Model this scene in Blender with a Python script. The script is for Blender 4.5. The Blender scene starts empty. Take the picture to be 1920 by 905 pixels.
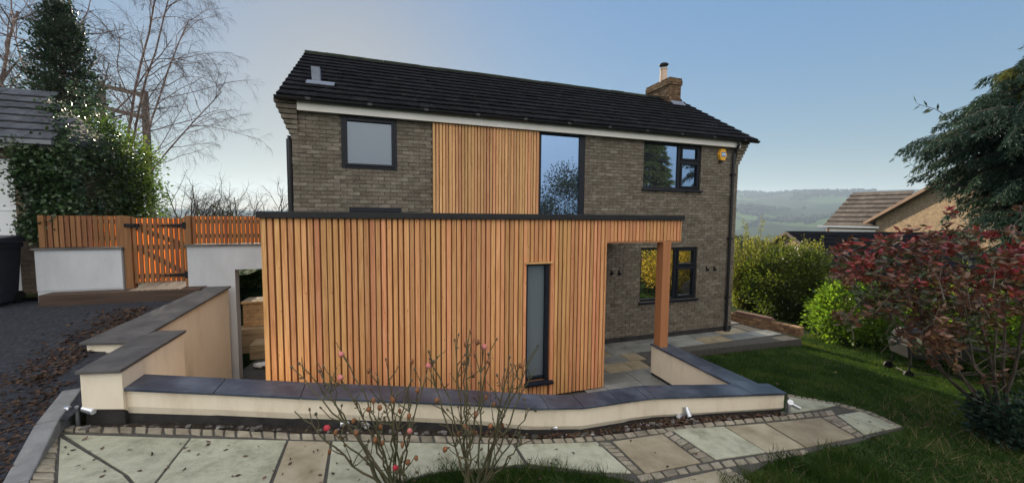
import bpy, math, random
import numpy as np
from mathutils import Vector
random.seed(7); RNG = np.random.default_rng(7)
SC = bpy.context.scene; COL = SC.collection
R = math.radians
# ------------------------------------------------------------------ camera, sky, sun, exposure
CAM_Z = 3.088; FPX = 717.143; PITCH = R(3.836); ROLL = R(.501); YAW = R(18.674)
cF = np.array([math.sin(YAW)*math.cos(PITCH), math.cos(YAW)*math.cos(PITCH), -math.sin(PITCH)])
cR0 = np.array([math.cos(YAW), -math.sin(YAW), 0.]); cU0 = np.cross(cR0, cF)
cR = cR0*math.cos(ROLL)+cU0*math.sin(ROLL); cU = cU0*math.cos(ROLL)-cR0*math.sin(ROLL)
from mathutils import Matrix
cam_data = bpy.data.cameras.new('camera'); cam = bpy.data.objects.new('camera', cam_data); COL.objects.link(cam)
cam.matrix_world = Matrix(((cR[0], cU[0], -cF[0], 0), (cR[1], cU[1], -cF[1], 0), (cR[2], cU[2], -cF[2], CAM_Z), (0, 0, 0, 1)))
cam_data.sensor_width = 36; cam_data.lens = FPX/1920*36; cam_data.clip_start = .05; cam_data.clip_end = 20000
SC.camera = cam
SUN_EL = R(16.5); SUN_AZ = R(-4.5)           # azimuth from +Y, negative = towards -X
world = bpy.data.worlds.new('World'); SC.world = world; world.use_nodes = True
wn = world.node_tree; bg = wn.nodes['Background']
sky = wn.nodes.new('ShaderNodeTexSky'); sky.sky_type = 'NISHITA'; sky.sun_disc = False
sky.sun_elevation = SUN_EL; sky.sun_rotation = SUN_AZ; sky.altitude = 150
sky.air_density = 1.0; sky.dust_density = .3; sky.ozone_density = 1.5
# the low winter sun's bright half is rolled off, and an added bright veil behind the camera lights the shaded front
def wnode(t, **kw):
    n = wn.nodes.new(t)
    for k, v in kw.items(): setattr(n, k, v)
    return n
W = wn.links.new
hs = wnode('ShaderNodeHueSaturation'); hs.inputs['Saturation'].default_value = 1.22; W(sky.outputs[0], hs.inputs['Color'])
bw = wnode('ShaderNodeRGBToBW'); W(hs.outputs[0], bw.inputs[0])
pw = wnode('ShaderNodeMath', operation='POWER'); pw.inputs[1].default_value = -.78; W(bw.outputs[0], pw.inputs[0])
km = wnode('ShaderNodeMath', operation='MULTIPLY'); km.inputs[1].default_value = .86; W(pw.outputs[0], km.inputs[0])
sm = wnode('ShaderNodeVectorMath', operation='SCALE'); W(hs.outputs[0], sm.inputs[0]); W(km.outputs[0], sm.inputs['Scale'])
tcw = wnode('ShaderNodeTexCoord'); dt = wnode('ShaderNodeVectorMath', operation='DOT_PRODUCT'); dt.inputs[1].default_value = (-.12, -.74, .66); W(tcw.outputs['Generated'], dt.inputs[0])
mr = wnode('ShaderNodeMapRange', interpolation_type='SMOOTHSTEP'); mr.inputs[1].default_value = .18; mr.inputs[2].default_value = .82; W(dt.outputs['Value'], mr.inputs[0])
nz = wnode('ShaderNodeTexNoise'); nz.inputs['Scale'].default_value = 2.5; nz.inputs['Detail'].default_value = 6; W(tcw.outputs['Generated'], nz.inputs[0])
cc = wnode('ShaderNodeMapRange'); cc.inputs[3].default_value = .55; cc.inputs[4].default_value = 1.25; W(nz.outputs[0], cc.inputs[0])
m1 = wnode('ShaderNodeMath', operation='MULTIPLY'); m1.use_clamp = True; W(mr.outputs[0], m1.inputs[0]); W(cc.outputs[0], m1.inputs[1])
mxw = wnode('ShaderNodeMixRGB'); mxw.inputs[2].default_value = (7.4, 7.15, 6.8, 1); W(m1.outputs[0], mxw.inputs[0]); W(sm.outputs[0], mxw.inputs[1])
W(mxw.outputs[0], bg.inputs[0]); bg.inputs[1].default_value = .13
sun_data = bpy.data.lights.new('sun', 'SUN'); sun = bpy.data.objects.new('sun', sun_data); COL.objects.link(sun)
sun_data.energy = 5.0; sun_data.angle = R(.5); sun_data.color = (1, .86, .66)
sdir = Vector((math.sin(SUN_AZ)*math.cos(SUN_EL), math.cos(SUN_AZ)*math.cos(SUN_EL), math.sin(SUN_EL)))
sun.rotation_euler = sdir.to_track_quat('Z', 'Y').to_euler(); sun.location = (0, 0, 30)
SC.view_settings.view_transform = 'Standard'; SC.view_settings.look = 'None'
SC.view_settings.exposure = 1.1; SC.view_settings.gamma = 1; SC.view_settings.use_curve_mapping = False
SC.cycles.max_bounces = 8; SC.cycles.diffuse_bounces = 4; SC.cycles.transparent_max_bounces = 8
SC.cycles.use_denoising = True; SC.cycles.volume_bounces = 0

# ------------------------------------------------------------------ where a photograph ray meets a level, a plane, a depth
C0 = np.array([0, 0, CAM_Z])
def ray(px, py): return cF+cR*(px-960)/FPX-cU*(py-452.5)/FPX
def pz(px, py, z):
    v = ray(px, py); return C0+v*(z-CAM_Z)/v[2]
def pY(px, py, Y):
    v = ray(px, py); return C0+v*Y/v[1]
def pd(px, py, d): return C0+ray(px, py)*d
def c2w(x, d, z): return (x*math.cos(YAW)+d*math.sin(YAW), -x*math.sin(YAW)+d*math.cos(YAW), z)

# ------------------------------------------------------------------ objects
ORG = {}
def tag(o, label=None, cat=None, group=None, kind=None):
    if label: o['label'] = label
    if cat: o['category'] = cat
    if group: o['group'] = group
    if kind: o['kind'] = kind
    return o
def thing(name, label, cat, loc, group=None):
    o = bpy.data.objects.new(name, None); COL.objects.link(o); o.location = loc; o.empty_display_size = .2
    ORG[o.name] = np.array(loc, float)
    return tag(o, label, cat, group)
def copy_tree(o, parent=None):
    c = o.copy(); COL.objects.link(c)
    if parent: c.parent = parent
    for ch in list(o.children): copy_tree(ch, c)
    return c
class MB:
    def __init__(s): s.v = []; s.f = []; s.m = []; s.n = 0
    def add(s, vs, fs, m=0):
        vs = np.asarray(vs, float).reshape(-1, 3); o = s.n
        s.v.append(vs); s.n += len(vs)
        for f in fs: s.f.append(tuple(i+o for i in f)); s.m.append(m)
    def quad(s, a, b, c, d, m=0): s.add([a, b, c, d], [(0, 1, 2, 3)], m)
    def box(s, a, b, m=0):
        x0, y0, z0 = a; x1, y1, z1 = b
        s.add([(x0, y0, z0), (x1, y0, z0), (x1, y1, z0), (x0, y1, z0), (x0, y0, z1), (x1, y0, z1), (x1, y1, z1), (x0, y1, z1)],
              [(0, 3, 2, 1), (4, 5, 6, 7), (0, 1, 5, 4), (1, 2, 6, 5), (2, 3, 7, 6), (3, 0, 4, 7)], m)
    def hexa(s, bot, top, m=0):
        s.prism(bot, top, m)
    def prism(s, bot, top, m=0):          # two loops of equal length
        n = len(bot); b = [tuple(p) for p in bot]; t = [tuple(p) for p in top]
        s.add(b+t, [tuple(range(n-1, -1, -1)), tuple(range(n, 2*n))]+[(i, (i+1) % n, n+(i+1) % n, n+i) for i in range(n)], m)
    def slab(s, poly, z0, z1, m=0): s.prism([(p[0], p[1], z0) for p in poly], [(p[0], p[1], z1) for p in poly], m)
    def bar(s, a, b, w, h, m=0, up=(0, 0, 1)):
        a = np.array(a, float); b = np.array(b, float); d = b-a; d /= np.linalg.norm(d)
        u = np.array(up, float); x = np.cross(d, u)
        if np.linalg.norm(x) < 1e-3: x = np.cross(d, (1, 0, 0))
        x /= np.linalg.norm(x); y = np.cross(x, d)
        q = [x*w/2*i+y*h/2*j for i, j in ((-1, -1), (1, -1), (1, 1), (-1, 1))]
        s.prism([a+p for p in q], [b+p for p in q], m)
    def tube(s, pts, rad, n=6, m=0, cap=True):
        pts = np.asarray(pts, float); k = len(pts)
        rad = np.full(k, rad) if np.isscalar(rad) else np.asarray(rad, float)
        d = np.gradient(pts, axis=0); d /= np.linalg.norm(d, axis=1)[:, None]+1e-9
        ref = np.array((0, 0, 1.)) if abs(d[0][2]) < .9 else np.array((1., 0, 0))
        x = np.cross(d, ref); x /= np.linalg.norm(x, axis=1)[:, None]+1e-9; y = np.cross(d, x)
        a = np.arange(n)*2*math.pi/n
        vs = pts[:, None, :]+rad[:, None, None]*(np.cos(a)[None, :, None]*x[:, None, :]+np.sin(a)[None, :, None]*y[:, None, :])
        fs = [(i*n+j, i*n+(j+1) % n, (i+1)*n+(j+1) % n, (i+1)*n+j) for i in range(k-1) for j in range(n)]
        if cap: fs += [tuple(range(n-1, -1, -1)), tuple((k-1)*n+j for j in range(n))]
        s.add(vs.reshape(-1, 3), fs, m)
    def lathe(s, c, prof, n=16, m=0):
        c = np.array(c, float); a = np.arange(n)*2*math.pi/n; k = len(prof)
        vs = [(c[0]+r*math.cos(t), c[1]+r*math.sin(t), c[2]+z) for r, z in prof for t in a]
        fs = [(i*n+j, i*n+(j+1) % n, (i+1)*n+(j+1) % n, (i+1)*n+j) for i in range(k-1) for j in range(n)]
        fs += [tuple(range(n-1, -1, -1)), tuple((k-1)*n+j for j in range(n))]
        s.add(vs, fs, m)
    def blob(s, c, r, m=0, rough=.15, seg=8):
        c = np.array(c, float); r = np.array(r, float)*np.ones(3); vs = [c+r*(0, 0, -1)]; fs = []
        rings = seg//2
        for i in range(1, rings):
            t = math.pi*i/rings
            for j in range(seg):
                p = 2*math.pi*j/seg; k = 1+rough*random.uniform(-1, 1)
                vs.append(c+r*k*np.array((math.sin(t)*math.cos(p), math.sin(t)*math.sin(p), -math.cos(t))))
        vs.append(c+r*(0, 0, 1)); L = len(vs)-1
        for j in range(seg):
            fs.append((0, 1+(j+1) % seg, 1+j)); fs.append((L, 1+(rings-2)*seg+j, 1+(rings-2)*seg+(j+1) % seg))
            for i in range(rings-2): fs.append((1+i*seg+j, 1+i*seg+(j+1) % seg, 1+(i+1)*seg+(j+1) % seg, 1+(i+1)*seg+j))
        s.add(vs, fs, m)
    def build(s, name, mats, parent=None, smooth=False, bevel=0):
        v = np.concatenate(s.v) if s.v else np.zeros((0, 3))
        mats = mats if isinstance(mats, (list, tuple)) else [mats]
        if parent is None:
            org = np.array(((v[:, 0].min()+v[:, 0].max())/2, (v[:, 1].min()+v[:, 1].max())/2, v[:, 2].min()))
        else: org = ORG[parent.name]
        me = bpy.data.meshes.new(name); me.from_pydata((v-org).tolist(), [], s.f)
        for mm in mats: me.materials.append(mm)
        if len(mats) > 1: me.polygons.foreach_set('material_index', s.m)
        if smooth: me.polygons.foreach_set('use_smooth', [True]*len(me.polygons))
        me.update(); o = bpy.data.objects.new(name, me); COL.objects.link(o); ORG[o.name] = org
        if parent is None: o.location = org
        else: o.parent = parent
        if bevel:
            b = o.modifiers.new('bevel', 'BEVEL'); b.width = bevel; b.segments = 2; b.limit_method = 'ANGLE'; b.angle_limit = R(40)
        return o
def mesh_np(name, verts, k, mat, parent=None):
    """verts (N,k,3): N separate k-gons, as one mesh object"""
    N = len(verts); v = verts.reshape(-1, 3)
    org = ORG[parent.name] if parent is not None else np.array((v[:, 0].mean(), v[:, 1].mean(), v[:, 2].min()))
    me = bpy.data.meshes.new(name); me.vertices.add(N*k); me.vertices.foreach_set('co', (v-org).astype(np.float32).ravel())
    me.loops.add(N*k); me.loops.foreach_set('vertex_index', np.arange(N*k, dtype=np.int32))
    me.polygons.add(N); me.polygons.foreach_set('loop_start', np.arange(N, dtype=np.int32)*k)
    try: me.polygons.foreach_set('loop_total', np.full(N, k, np.int32))
    except Exception: pass
    me.materials.append(mat); me.update(calc_edges=True); me.validate()
    o = bpy.data.objects.new(name, me); COL.objects.link(o); ORG[o.name] = org
    if parent is None: o.location = org
    else: o.parent = parent
    return o

# ------------------------------------------------------------------ materials
def _n(nt, t, **kw):
    n = nt.nodes.new(t)
    for k, v in kw.items(): setattr(n, k, v)
    return n
def M(name, cols, scale=4., detail=6., rough=.75, spec=.3, bump=0., bscale=40., island=0., ihue=0., stretch=(1, 1, 1), trans=0., metal=0., iso=0., distort=0., nrough=.6, spots=None, coat=0., tcol=None):
    """noise through a colour ramp, varied piece by piece; optional bump, translucency and spots"""
    m = bpy.data.materials.new(name); m.use_nodes = True; nt = m.node_tree; L = nt.links
    p = nt.nodes['Principled BSDF']; out = nt.nodes['Material Output']
    tc = _n(nt, 'ShaderNodeTexCoord'); mp = _n(nt, 'ShaderNodeMapping'); mp.inputs['Scale'].default_value = stretch
    L.new(tc.outputs['Object'], mp.inputs[0]); vec = mp.outputs[0]
    geo = _n(nt, 'ShaderNodeNewGeometry')
    if iso:
        mu = _n(nt, 'ShaderNodeMath', operation='MULTIPLY'); mu.inputs[1].default_value = iso
        L.new(geo.outputs['Random Per Island'], mu.inputs[0])
        ad = _n(nt, 'ShaderNodeVectorMath', operation='ADD'); L.new(vec, ad.inputs[0]); L.new(mu.outputs[0], ad.inputs[1]); vec = ad.outputs[0]
    no = _n(nt, 'ShaderNodeTexNoise'); no.inputs['Scale'].default_value = scale; no.inputs['Detail'].default_value = detail
    no.inputs['Roughness'].default_value = nrough; no.inputs['Distortion'].default_value = distort
    L.new(vec, no.inputs['Vector'])
    cr = _n(nt, 'ShaderNodeValToRGB'); L.new(no.outputs[0], cr.inputs[0]); e = cr.color_ramp.elements
    n = len(cols)
    if n == 1: cols = [cols[0], cols[0]]; n = 2
    pos = [.3+.4*i/(n-1) for i in range(n)]
    e[0].position = pos[0]; e[0].color = (*cols[0], 1); e[1].position = pos[-1]; e[1].color = (*cols[-1], 1)
    for i in range(1, n-1):
        x = e.new(pos[i]); x.color = (*cols[i], 1)
    c = cr.outputs[0]
    if spots:
        sc, thr, scol, sstr = spots
        vo = _n(nt, 'ShaderNodeTexVoronoi'); vo.inputs['Scale'].default_value = sc
        mp2 = _n(nt, 'ShaderNodeMapping'); mp2.inputs['Scale'].default_value = sstr; L.new(tc.outputs['Object'], mp2.inputs[0])
        v2 = mp2.outputs[0]
        if iso:
            ad2 = _n(nt, 'ShaderNodeVectorMath', operation='ADD'); L.new(v2, ad2.inputs[0]); L.new(mu.outputs[0], ad2.inputs[1]); v2 = ad2.outputs[0]
        L.new(v2, vo.inputs['Vector'])
        mr = _n(nt, 'ShaderNodeMapRange'); mr.inputs[1].default_value = thr; mr.inputs[2].default_value = thr*.4
        L.new(vo.outputs['Distance'], mr.inputs[0])
        mx = _n(nt, 'ShaderNodeMixRGB'); mx.inputs[2].default_value = (*scol, 1); L.new(mr.outputs[0], mx.inputs[0]); L.new(c, mx.inputs[1]); c = mx.outputs[0]
    if island or ihue:
        hs = _n(nt, 'ShaderNodeHueSaturation'); L.new(c, hs.inputs['Color'])
        a = _n(nt, 'ShaderNodeMapRange'); a.inputs[3].default_value = 1-island; a.inputs[4].default_value = 1+island
        L.new(geo.outputs['Random Per Island'], a.inputs[0]); L.new(a.outputs[0], hs.inputs['Value'])
        if ihue:
            w = _n(nt, 'ShaderNodeMath', operation='MULTIPLY'); w.inputs[1].default_value = 37.7; L.new(geo.outputs['Random Per Island'], w.inputs[0])
            fr = _n(nt, 'ShaderNodeMath', operation='FRACT'); L.new(w.outputs[0], fr.inputs[0])
            b = _n(nt, 'ShaderNodeMapRange'); b.inputs[3].default_value = .5-ihue; b.inputs[4].default_value = .5+ihue
            L.new(fr.outputs[0], b.inputs[0]); L.new(b.outputs[0], hs.inputs['Hue'])
        c = hs.outputs[0]
    L.new(c, p.inputs['Base Color']); p.inputs['Roughness'].default_value = rough
    p.inputs['Specular IOR Level'].default_value = spec; p.inputs['Metallic'].default_value = metal
    if coat: p.inputs['Coat Weight'].default_value = coat
    if bump:
        nb = _n(nt, 'ShaderNodeTexNoise'); nb.inputs['Scale'].default_value = bscale; nb.inputs['Detail'].default_value = 5
        L.new(vec, nb.inputs['Vector']); bp = _n(nt, 'ShaderNodeBump'); bp.inputs['Strength'].default_value = bump; bp.inputs['Distance'].default_value = .02
        L.new(nb.outputs[0], bp.inputs['Height']); L.new(bp.outputs[0], p.inputs['Normal'])
    if trans:
        t = _n(nt, 'ShaderNodeBsdfTranslucent')
        if tcol:
            mt = _n(nt, 'ShaderNodeMixRGB', blend_type='MULTIPLY'); mt.inputs[0].default_value = 1; mt.inputs[2].default_value = (*tcol, 1)
            L.new(c, mt.inputs[1]); L.new(mt.outputs[0], t.inputs[0])
        else: L.new(c, t.inputs[0])
        ms = _n(nt, 'ShaderNodeMixShader'); ms.inputs[0].default_value = trans
        L.new(p.outputs[0], ms.inputs[1]); L.new(t.outputs[0], ms.inputs[2]); L.new(ms.outputs[0], out.inputs[0])
    return m
def brick_mat(name, c1, c2, mortar, bump=.6):
    m = bpy.data.materials.new(name); m.use_nodes = True; nt = m.node_tree; L = nt.links; p = nt.nodes['Principled BSDF']
    tc = _n(nt, 'ShaderNodeTexCoord'); geo = _n(nt, 'ShaderNodeNewGeometry')
    s1 = _n(nt, 'ShaderNodeSeparateXYZ'); L.new(tc.outputs['Object'], s1.inputs[0]); s2 = _n(nt, 'ShaderNodeSeparateXYZ'); L.new(geo.outputs['True Normal'], s2.inputs[0])
    def mth(op, a, b=None):
        n = _n(nt, 'ShaderNodeMath', operation=op)
        for i, x in enumerate((a, b)):
            if x is None: continue
            if isinstance(x, (int, float)): n.inputs[i].default_value = x
            else: L.new(x, n.inputs[i])
        return n.outputs[0]
    ax = mth('ABSOLUTE', s2.outputs[0]); ay = mth('ABSOLUTE', s2.outputs[1])
    u = mth('ADD', mth('MULTIPLY', s1.outputs[0], ay), mth('MULTIPLY', s1.outputs[1], ax))
    cb = _n(nt, 'ShaderNodeCombineXYZ'); L.new(u, cb.inputs[0]); L.new(s1.outputs[2], cb.inputs[1])
    bt = _n(nt, 'ShaderNodeTexBrick'); L.new(cb.outputs[0], bt.inputs[0]); bt.inputs['Scale'].default_value = 1
    bt.inputs['Brick Width'].default_value = .225; bt.inputs['Row Height'].default_value = .075; bt.inputs['Mortar Size'].default_value = .006
    bt.inputs['Color1'].default_value = (*c1, 1); bt.inputs['Color2'].default_value = (*c2, 1); bt.inputs['Mortar'].default_value = (*mortar, 1)
    no = _n(nt, 'ShaderNodeTexNoise'); no.inputs['Scale'].default_value = 9; L.new(tc.outputs['Object'], no.inputs[0])
    mx = _n(nt, 'ShaderNodeMixRGB', blend_type='OVERLAY'); mx.inputs[0].default_value = .5; L.new(bt.outputs[0], mx.inputs[1]); L.new(no.outputs[0], mx.inputs[2])
    L.new(mx.outputs[0], p.inputs['Base Color']); p.inputs['Roughness'].default_value = .9; p.inputs['Specular IOR Level'].default_value = .15
    bp = _n(nt, 'ShaderNodeBump'); bp.inputs['Strength'].default_value = bump; bp.inputs['Distance'].default_value = .01; bp.invert = True
    L.new(bt.outputs['Fac'], bp.inputs['Height']); L.new(bp.outputs[0], p.inputs['Normal'])
    return m
def pane_mat(name, body, refl, rough=.015, tint=(.27, .42, .66)):  # default tint paints the sky's blue into the mirror coat
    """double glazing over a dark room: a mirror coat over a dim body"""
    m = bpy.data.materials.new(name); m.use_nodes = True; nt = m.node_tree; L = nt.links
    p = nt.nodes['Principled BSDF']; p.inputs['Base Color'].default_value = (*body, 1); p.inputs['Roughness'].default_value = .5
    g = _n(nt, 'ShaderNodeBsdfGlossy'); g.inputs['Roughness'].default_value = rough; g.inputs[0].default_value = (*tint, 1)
    tc = _n(nt, 'ShaderNodeTexCoord'); no = _n(nt, 'ShaderNodeTexNoise'); no.inputs['Scale'].default_value = 1.6; no.inputs['Detail'].default_value = 1
    L.new(tc.outputs['Object'], no.inputs[0]); bp = _n(nt, 'ShaderNodeBump'); bp.inputs['Strength'].default_value = .02; bp.inputs['Distance'].default_value = .05
    L.new(no.outputs[0], bp.inputs['Height']); L.new(bp.outputs[0], g.inputs['Normal'])
    ms = _n(nt, 'ShaderNodeMixShader'); ms.inputs[0].default_value = refl
    L.new(p.outputs[0], ms.inputs[1]); L.new(g.outputs[0], ms.inputs[2]); L.new(ms.outputs[0], nt.nodes['Material Output'].inputs[0])
    return m
GRAIN = (14, 14, .6)
MT = dict(
 larch=M('larch', [(.42, .18, .074), (.59, .285, .125), (.68, .365, .178)], scale=2.2, island=.2, ihue=.012, stretch=GRAIN, iso=31, distort=1.2, bump=.15, bscale=6, rough=.7, spec=.25, spots=(1.6, .085, (.15, .055, .02), (9, 9, 2.2))),
 larch_pale=M('larch_pale', [(.40, .195, .085), (.57, .30, .14), (.67, .39, .20)], scale=2.2, island=.2, ihue=.012, stretch=GRAIN, iso=31, distort=1.2, bump=.15, bscale=6, rough=.7, spec=.25, spots=(1.6, .085, (.15, .06, .025), (9, 9, 2.2))),
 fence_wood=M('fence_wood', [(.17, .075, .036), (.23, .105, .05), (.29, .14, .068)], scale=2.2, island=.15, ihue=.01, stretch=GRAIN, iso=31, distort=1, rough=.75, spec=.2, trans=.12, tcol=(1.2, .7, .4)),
 fence_back_glow=M('fence_back_glow', [(.70, .34, .14), (.78, .40, .17)], scale=2.2, island=.1, stretch=GRAIN, iso=31, rough=.75, spec=.1, trans=.85),  # brighter, see-through copy of the fence wood; backlit glow put into the material
 post_wood=M('post_wood', [(.32, .13, .055), (.42, .18, .08)], scale=2, stretch=(12, 12, .5), distort=1, rough=.7, bump=.1, bscale=8),
 batten_void=M('batten_void', [(.22, .095, .036)], rough=.9),
 black_trim=M('black_trim', [(.012, .012, .015), (.018, .018, .02)], rough=.45, spec=.3),
 frame=M('frame', [(.008, .010, .016), (.011, .014, .021)], rough=.45, spec=.25),
 white_fascia=M('white_fascia', [(.62, .60, .56), (.72, .70, .66)], scale=2, rough=.5),
 gutter=M('gutter', [(.010, .010, .013), (.016, .016, .02)], rough=.35, spec=.4),
 brick=M('brick', [(.105, .086, .067), (.165, .142, .113), (.23, .203, .165)], scale=3.2, island=.13, ihue=.012, iso=17, bump=.9, bscale=38, rough=.92, spec=.12),
 mortar=M('mortar', [(.085, .075, .062), (.15, .135, .115)], scale=6, rough=.95, bump=.4, spec=.1),
 tile=M('tile', [(.005, .005, .0065), (.0085, .008, .010), (.020, .019, .019)], scale=7, island=.3, iso=9, bump=.5, bscale=60, rough=.9, spec=.1, spots=(7, .13, (.04, .075, .022), (1, 1, 1))),
 moss=M('moss', [(.025, .05, .014), (.05, .085, .02)], scale=20, rough=.95, bump=.6),
 lead=M('lead', [(.11, .13, .18), (.19, .215, .27)], scale=8, rough=.55, spec=.4),
 render=M('render', [(.60, .51, .385), (.76, .67, .53), (.82, .735, .60)], scale=1.6, stretch=(1.3, 1.3, .45), detail=9, rough=.9, bump=.18, bscale=160, spec=.15, nrough=.7),
 render_white=M('render_white', [(.38, .395, .415), (.47, .485, .51), (.51, .53, .555)], scale=1.5, stretch=(1.2, 1.2, .5), detail=9, rough=.9, bump=.15, bscale=160, spec=.15),
 plinth=M('plinth', [(.018, .017, .018), (.045, .042, .04)], scale=6, rough=.9, bump=.4),
 coping=M('coping', [(.022, .028, .042), (.043, .053, .078), (.10, .118, .155)], scale=2.6, detail=8, rough=.36, spec=.5, island=.15, iso=7, bump=.12, bscale=30),
 coping_dry=M('coping_dry', [(.060, .056, .056), (.095, .090, .088), (.15, .14, .13)], scale=3, detail=8, rough=.7, island=.15, iso=7, bump=.15, bscale=30),
 asphalt=M('asphalt', [(.011, .012, .017), (.025, .027, .035), (.055, .057, .068)], scale=26, detail=8, rough=.62, bump=.8, bscale=120, spec=.25),
 kerb=M('kerb', [(.15, .15, .155), (.22, .22, .22)], scale=9, rough=.9, bump=.3, bscale=90, island=.1),
 joint=M('joint', [(.055, .05, .045), (.09, .085, .075)], scale=14, rough=.95),
 slab_pale=M('slab_pale', [(.19, .185, .125), (.35, .345, .255), (.45, .44, .335)], scale=3.6, detail=12, nrough=.72, rough=.62, island=.08, iso=5, bump=.5, bscale=22, spec=.35, spots=(5, .10, (.24, .23, .17), (1, 1.7, 1))),
 slab_wet=M('slab_wet', [(.12, .125, .12), (.20, .205, .195), (.29, .29, .27)], scale=1.8, detail=9, rough=.45, island=.15, iso=5, bump=.2, bscale=16, spec=.45),
 slab_buff=M('slab_buff', [(.23, .19, .12), (.34, .29, .20), (.41, .37, .27)], scale=3.4, detail=9, rough=.65, island=.08, iso=5, bump=.25, bscale=16, spec=.35),
 slab_brown=M('slab_brown', [(.19, .15, .095), (.27, .225, .15), (.34, .295, .205)], scale=3.4, detail=9, rough=.65, island=.08, iso=5, bump=.25, bscale=16, spec=.35),
 sett=M('sett', [(.15, .125, .09), (.235, .205, .155), (.32, .285, .22)], scale=5, rough=.75, island=.25, ihue=.01, iso=9, bump=.3, bscale=30),
 soil=M('soil', [(.010, .008, .007), (.03, .022, .017), (.06, .045, .035)], scale=20, rough=.98, bump=1., bscale=50),
 stones=M('stones', [(.04, .037, .034), (.11, .10, .095), (.24, .235, .225)], scale=8, rough=.9, island=.5, iso=9, bump=.4),
 lawn=M('lawn', [(.012, .026, .007), (.03, .055, .013), (.055, .07, .02)], scale=3, rough=.95, bump=.8, bscale=60, spec=.1),
 grass=M('grass', [(.016, .036, .009), (.036, .074, .016), (.095, .125, .034)], scale=1.7, rough=.7, island=.4, ihue=.02, trans=.5, spec=.1, tcol=(1.5, 1.4, .7)),
 dead_grass=M('dead_grass', [(.16, .12, .06), (.26, .20, .11)], scale=2, rough=.8, island=.3, trans=.2),
 dead_leaf=M('dead_leaf', [(.032, .018, .011), (.065, .036, .022), (.12, .072, .045)], scale=3, rough=.7, island=.5, ihue=.015, trans=.1),
 path_leaf=M('path_leaf', [(.035, .025, .02), (.07, .04, .03), (.14, .07, .05)], scale=3, rough=.6, island=.5),
 bark=M('bark', [(.05, .04, .032), (.10, .08, .062), (.15, .125, .10)], scale=6, stretch=(1, 1, .3), rough=.95, bump=.7, bscale=20),
 birch=M('birch', [(.07, .045, .04), (.14, .095, .085), (.27, .215, .20)], scale=3, stretch=(1, 1, 1.6), rough=.85, bump=.3),
 twig=M('twig', [(.06, .040, .038), (.10, .068, .062)], scale=2, rough=.8),
 bare_twig=M('bare_twig', [(.028, .022, .018), (.055, .043, .034)], scale=2, rough=.9),
 evergreen=M('evergreen', [(.014, .03, .016), (.027, .05, .024), (.05, .078, .032)], scale=.8, rough=.42, island=.45, ihue=.015, trans=.35, spec=.5),
 holly=M('holly', [(.025, .05, .015), (.05, .09, .025), (.10, .14, .04)], scale=.9, rough=.22, island=.5, ihue=.02, trans=.5, spec=.8, tcol=(1.7, 1.7, .8)),
 ivy=M('ivy', [(.016, .036, .013), (.034, .068, .022), (.065, .10, .035)], scale=1.4, rough=.4, island=.4, ihue=.015, trans=.2, spec=.5),
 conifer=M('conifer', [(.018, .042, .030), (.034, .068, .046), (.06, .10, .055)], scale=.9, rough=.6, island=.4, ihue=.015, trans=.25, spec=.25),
 conifer_sunlit=M('conifer_sunlit', [(.07, .085, .014), (.12, .13, .022), (.17, .17, .035)], scale=.9, rough=.6, island=.4, ihue=.015, trans=.35, spec=.25),  # lighter copy of the conifer foliage, sunlight on the tips put into the colour
 cypress=M('cypress', [(.06, .085, .02), (.13, .145, .03), (.20, .20, .05)], scale=.8, rough=.65, island=.4, ihue=.015, trans=.25),
 hedge=M('hedge', [(.035, .06, .012), (.065, .095, .02), (.12, .14, .035)], scale=1, rough=.4, island=.45, ihue=.02, trans=.5, spec=.5, tcol=(1.7, 1.6, .8)),
 yellow_shrub=M('yellow_shrub', [(.10, .12, .022), (.16, .17, .035), (.22, .22, .06)], scale=1.2, rough=.6, island=.35, ihue=.02, trans=.6, tcol=(1.4, 1.4, .9)),
 laurel=M('laurel', [(.07, .12, .015), (.11, .18, .022), (.16, .22, .035)], scale=1.1, rough=.3, island=.35, ihue=.015, trans=.6, spec=.55, tcol=(1.4, 1.5, .8)),
 autumn=M('autumn', [(.30, .22, .02), (.45, .34, .03), (.55, .45, .09)], scale=1.2, rough=.5, island=.35, trans=.4),
 photinia_red=M('photinia_red', [(.16, .018, .018), (.26, .035, .03), (.34, .075, .055)], scale=3, rough=.35, island=.45, ihue=.02, trans=.25, spec=.55),
 photinia_bronze=M('photinia_bronze', [(.09, .038, .022), (.15, .07, .036), (.20, .11, .055)], scale=3, rough=.35, island=.45, ihue=.03, trans=.2, spec=.55),
 photinia_green=M('photinia_green', [(.03, .042, .016), (.055, .07, .026), (.10, .105, .045)], scale=3, rough=.3, island=.45, ihue=.02, trans=.2, spec=.6),
 dark_shrub=M('dark_shrub', [(.012, .026, .018), (.025, .05, .032), (.04, .07, .045)], scale=3, rough=.4, island=.4, trans=.15, spec=.4),
 rose_stem=M('rose_stem', [(.045, .045, .022), (.085, .08, .04), (.11, .075, .05)], scale=5, rough=.7),
 rose_leaf=M('rose_leaf', [(.05, .05, .02), (.09, .07, .03), (.12, .06, .03)], scale=6, rough=.6, island=.5, trans=.2),
 rose_pink=M('rose_pink', [(.62, .17, .17), (.74, .30, .27)], scale=20, rough=.55, trans=.25, island=.1),
 rose_red=M('rose_red', [(.48, .03, .05), (.6, .07, .09)], scale=20, rough=.55, trans=.25),
 rose_brown=M('rose_brown', [(.16, .075, .035), (.30, .13, .06)], scale=20, rough=.8, trans=.15, island=.3),
 hip=M('hip', [(.045, .05, .03), (.10, .085, .05), (.07, .035, .03)], scale=16, rough=.6, island=.4),
 iron=M('iron', [(.010, .010, .012)], rough=.5, metal=.3),
 bin=M('bin', [(.013, .014, .022), (.018, .02, .03)], rough=.45, spec=.4),
 door_white=M('door_white', [(.66, .68, .70), (.72, .74, .76)], scale=1, rough=.45),
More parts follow.
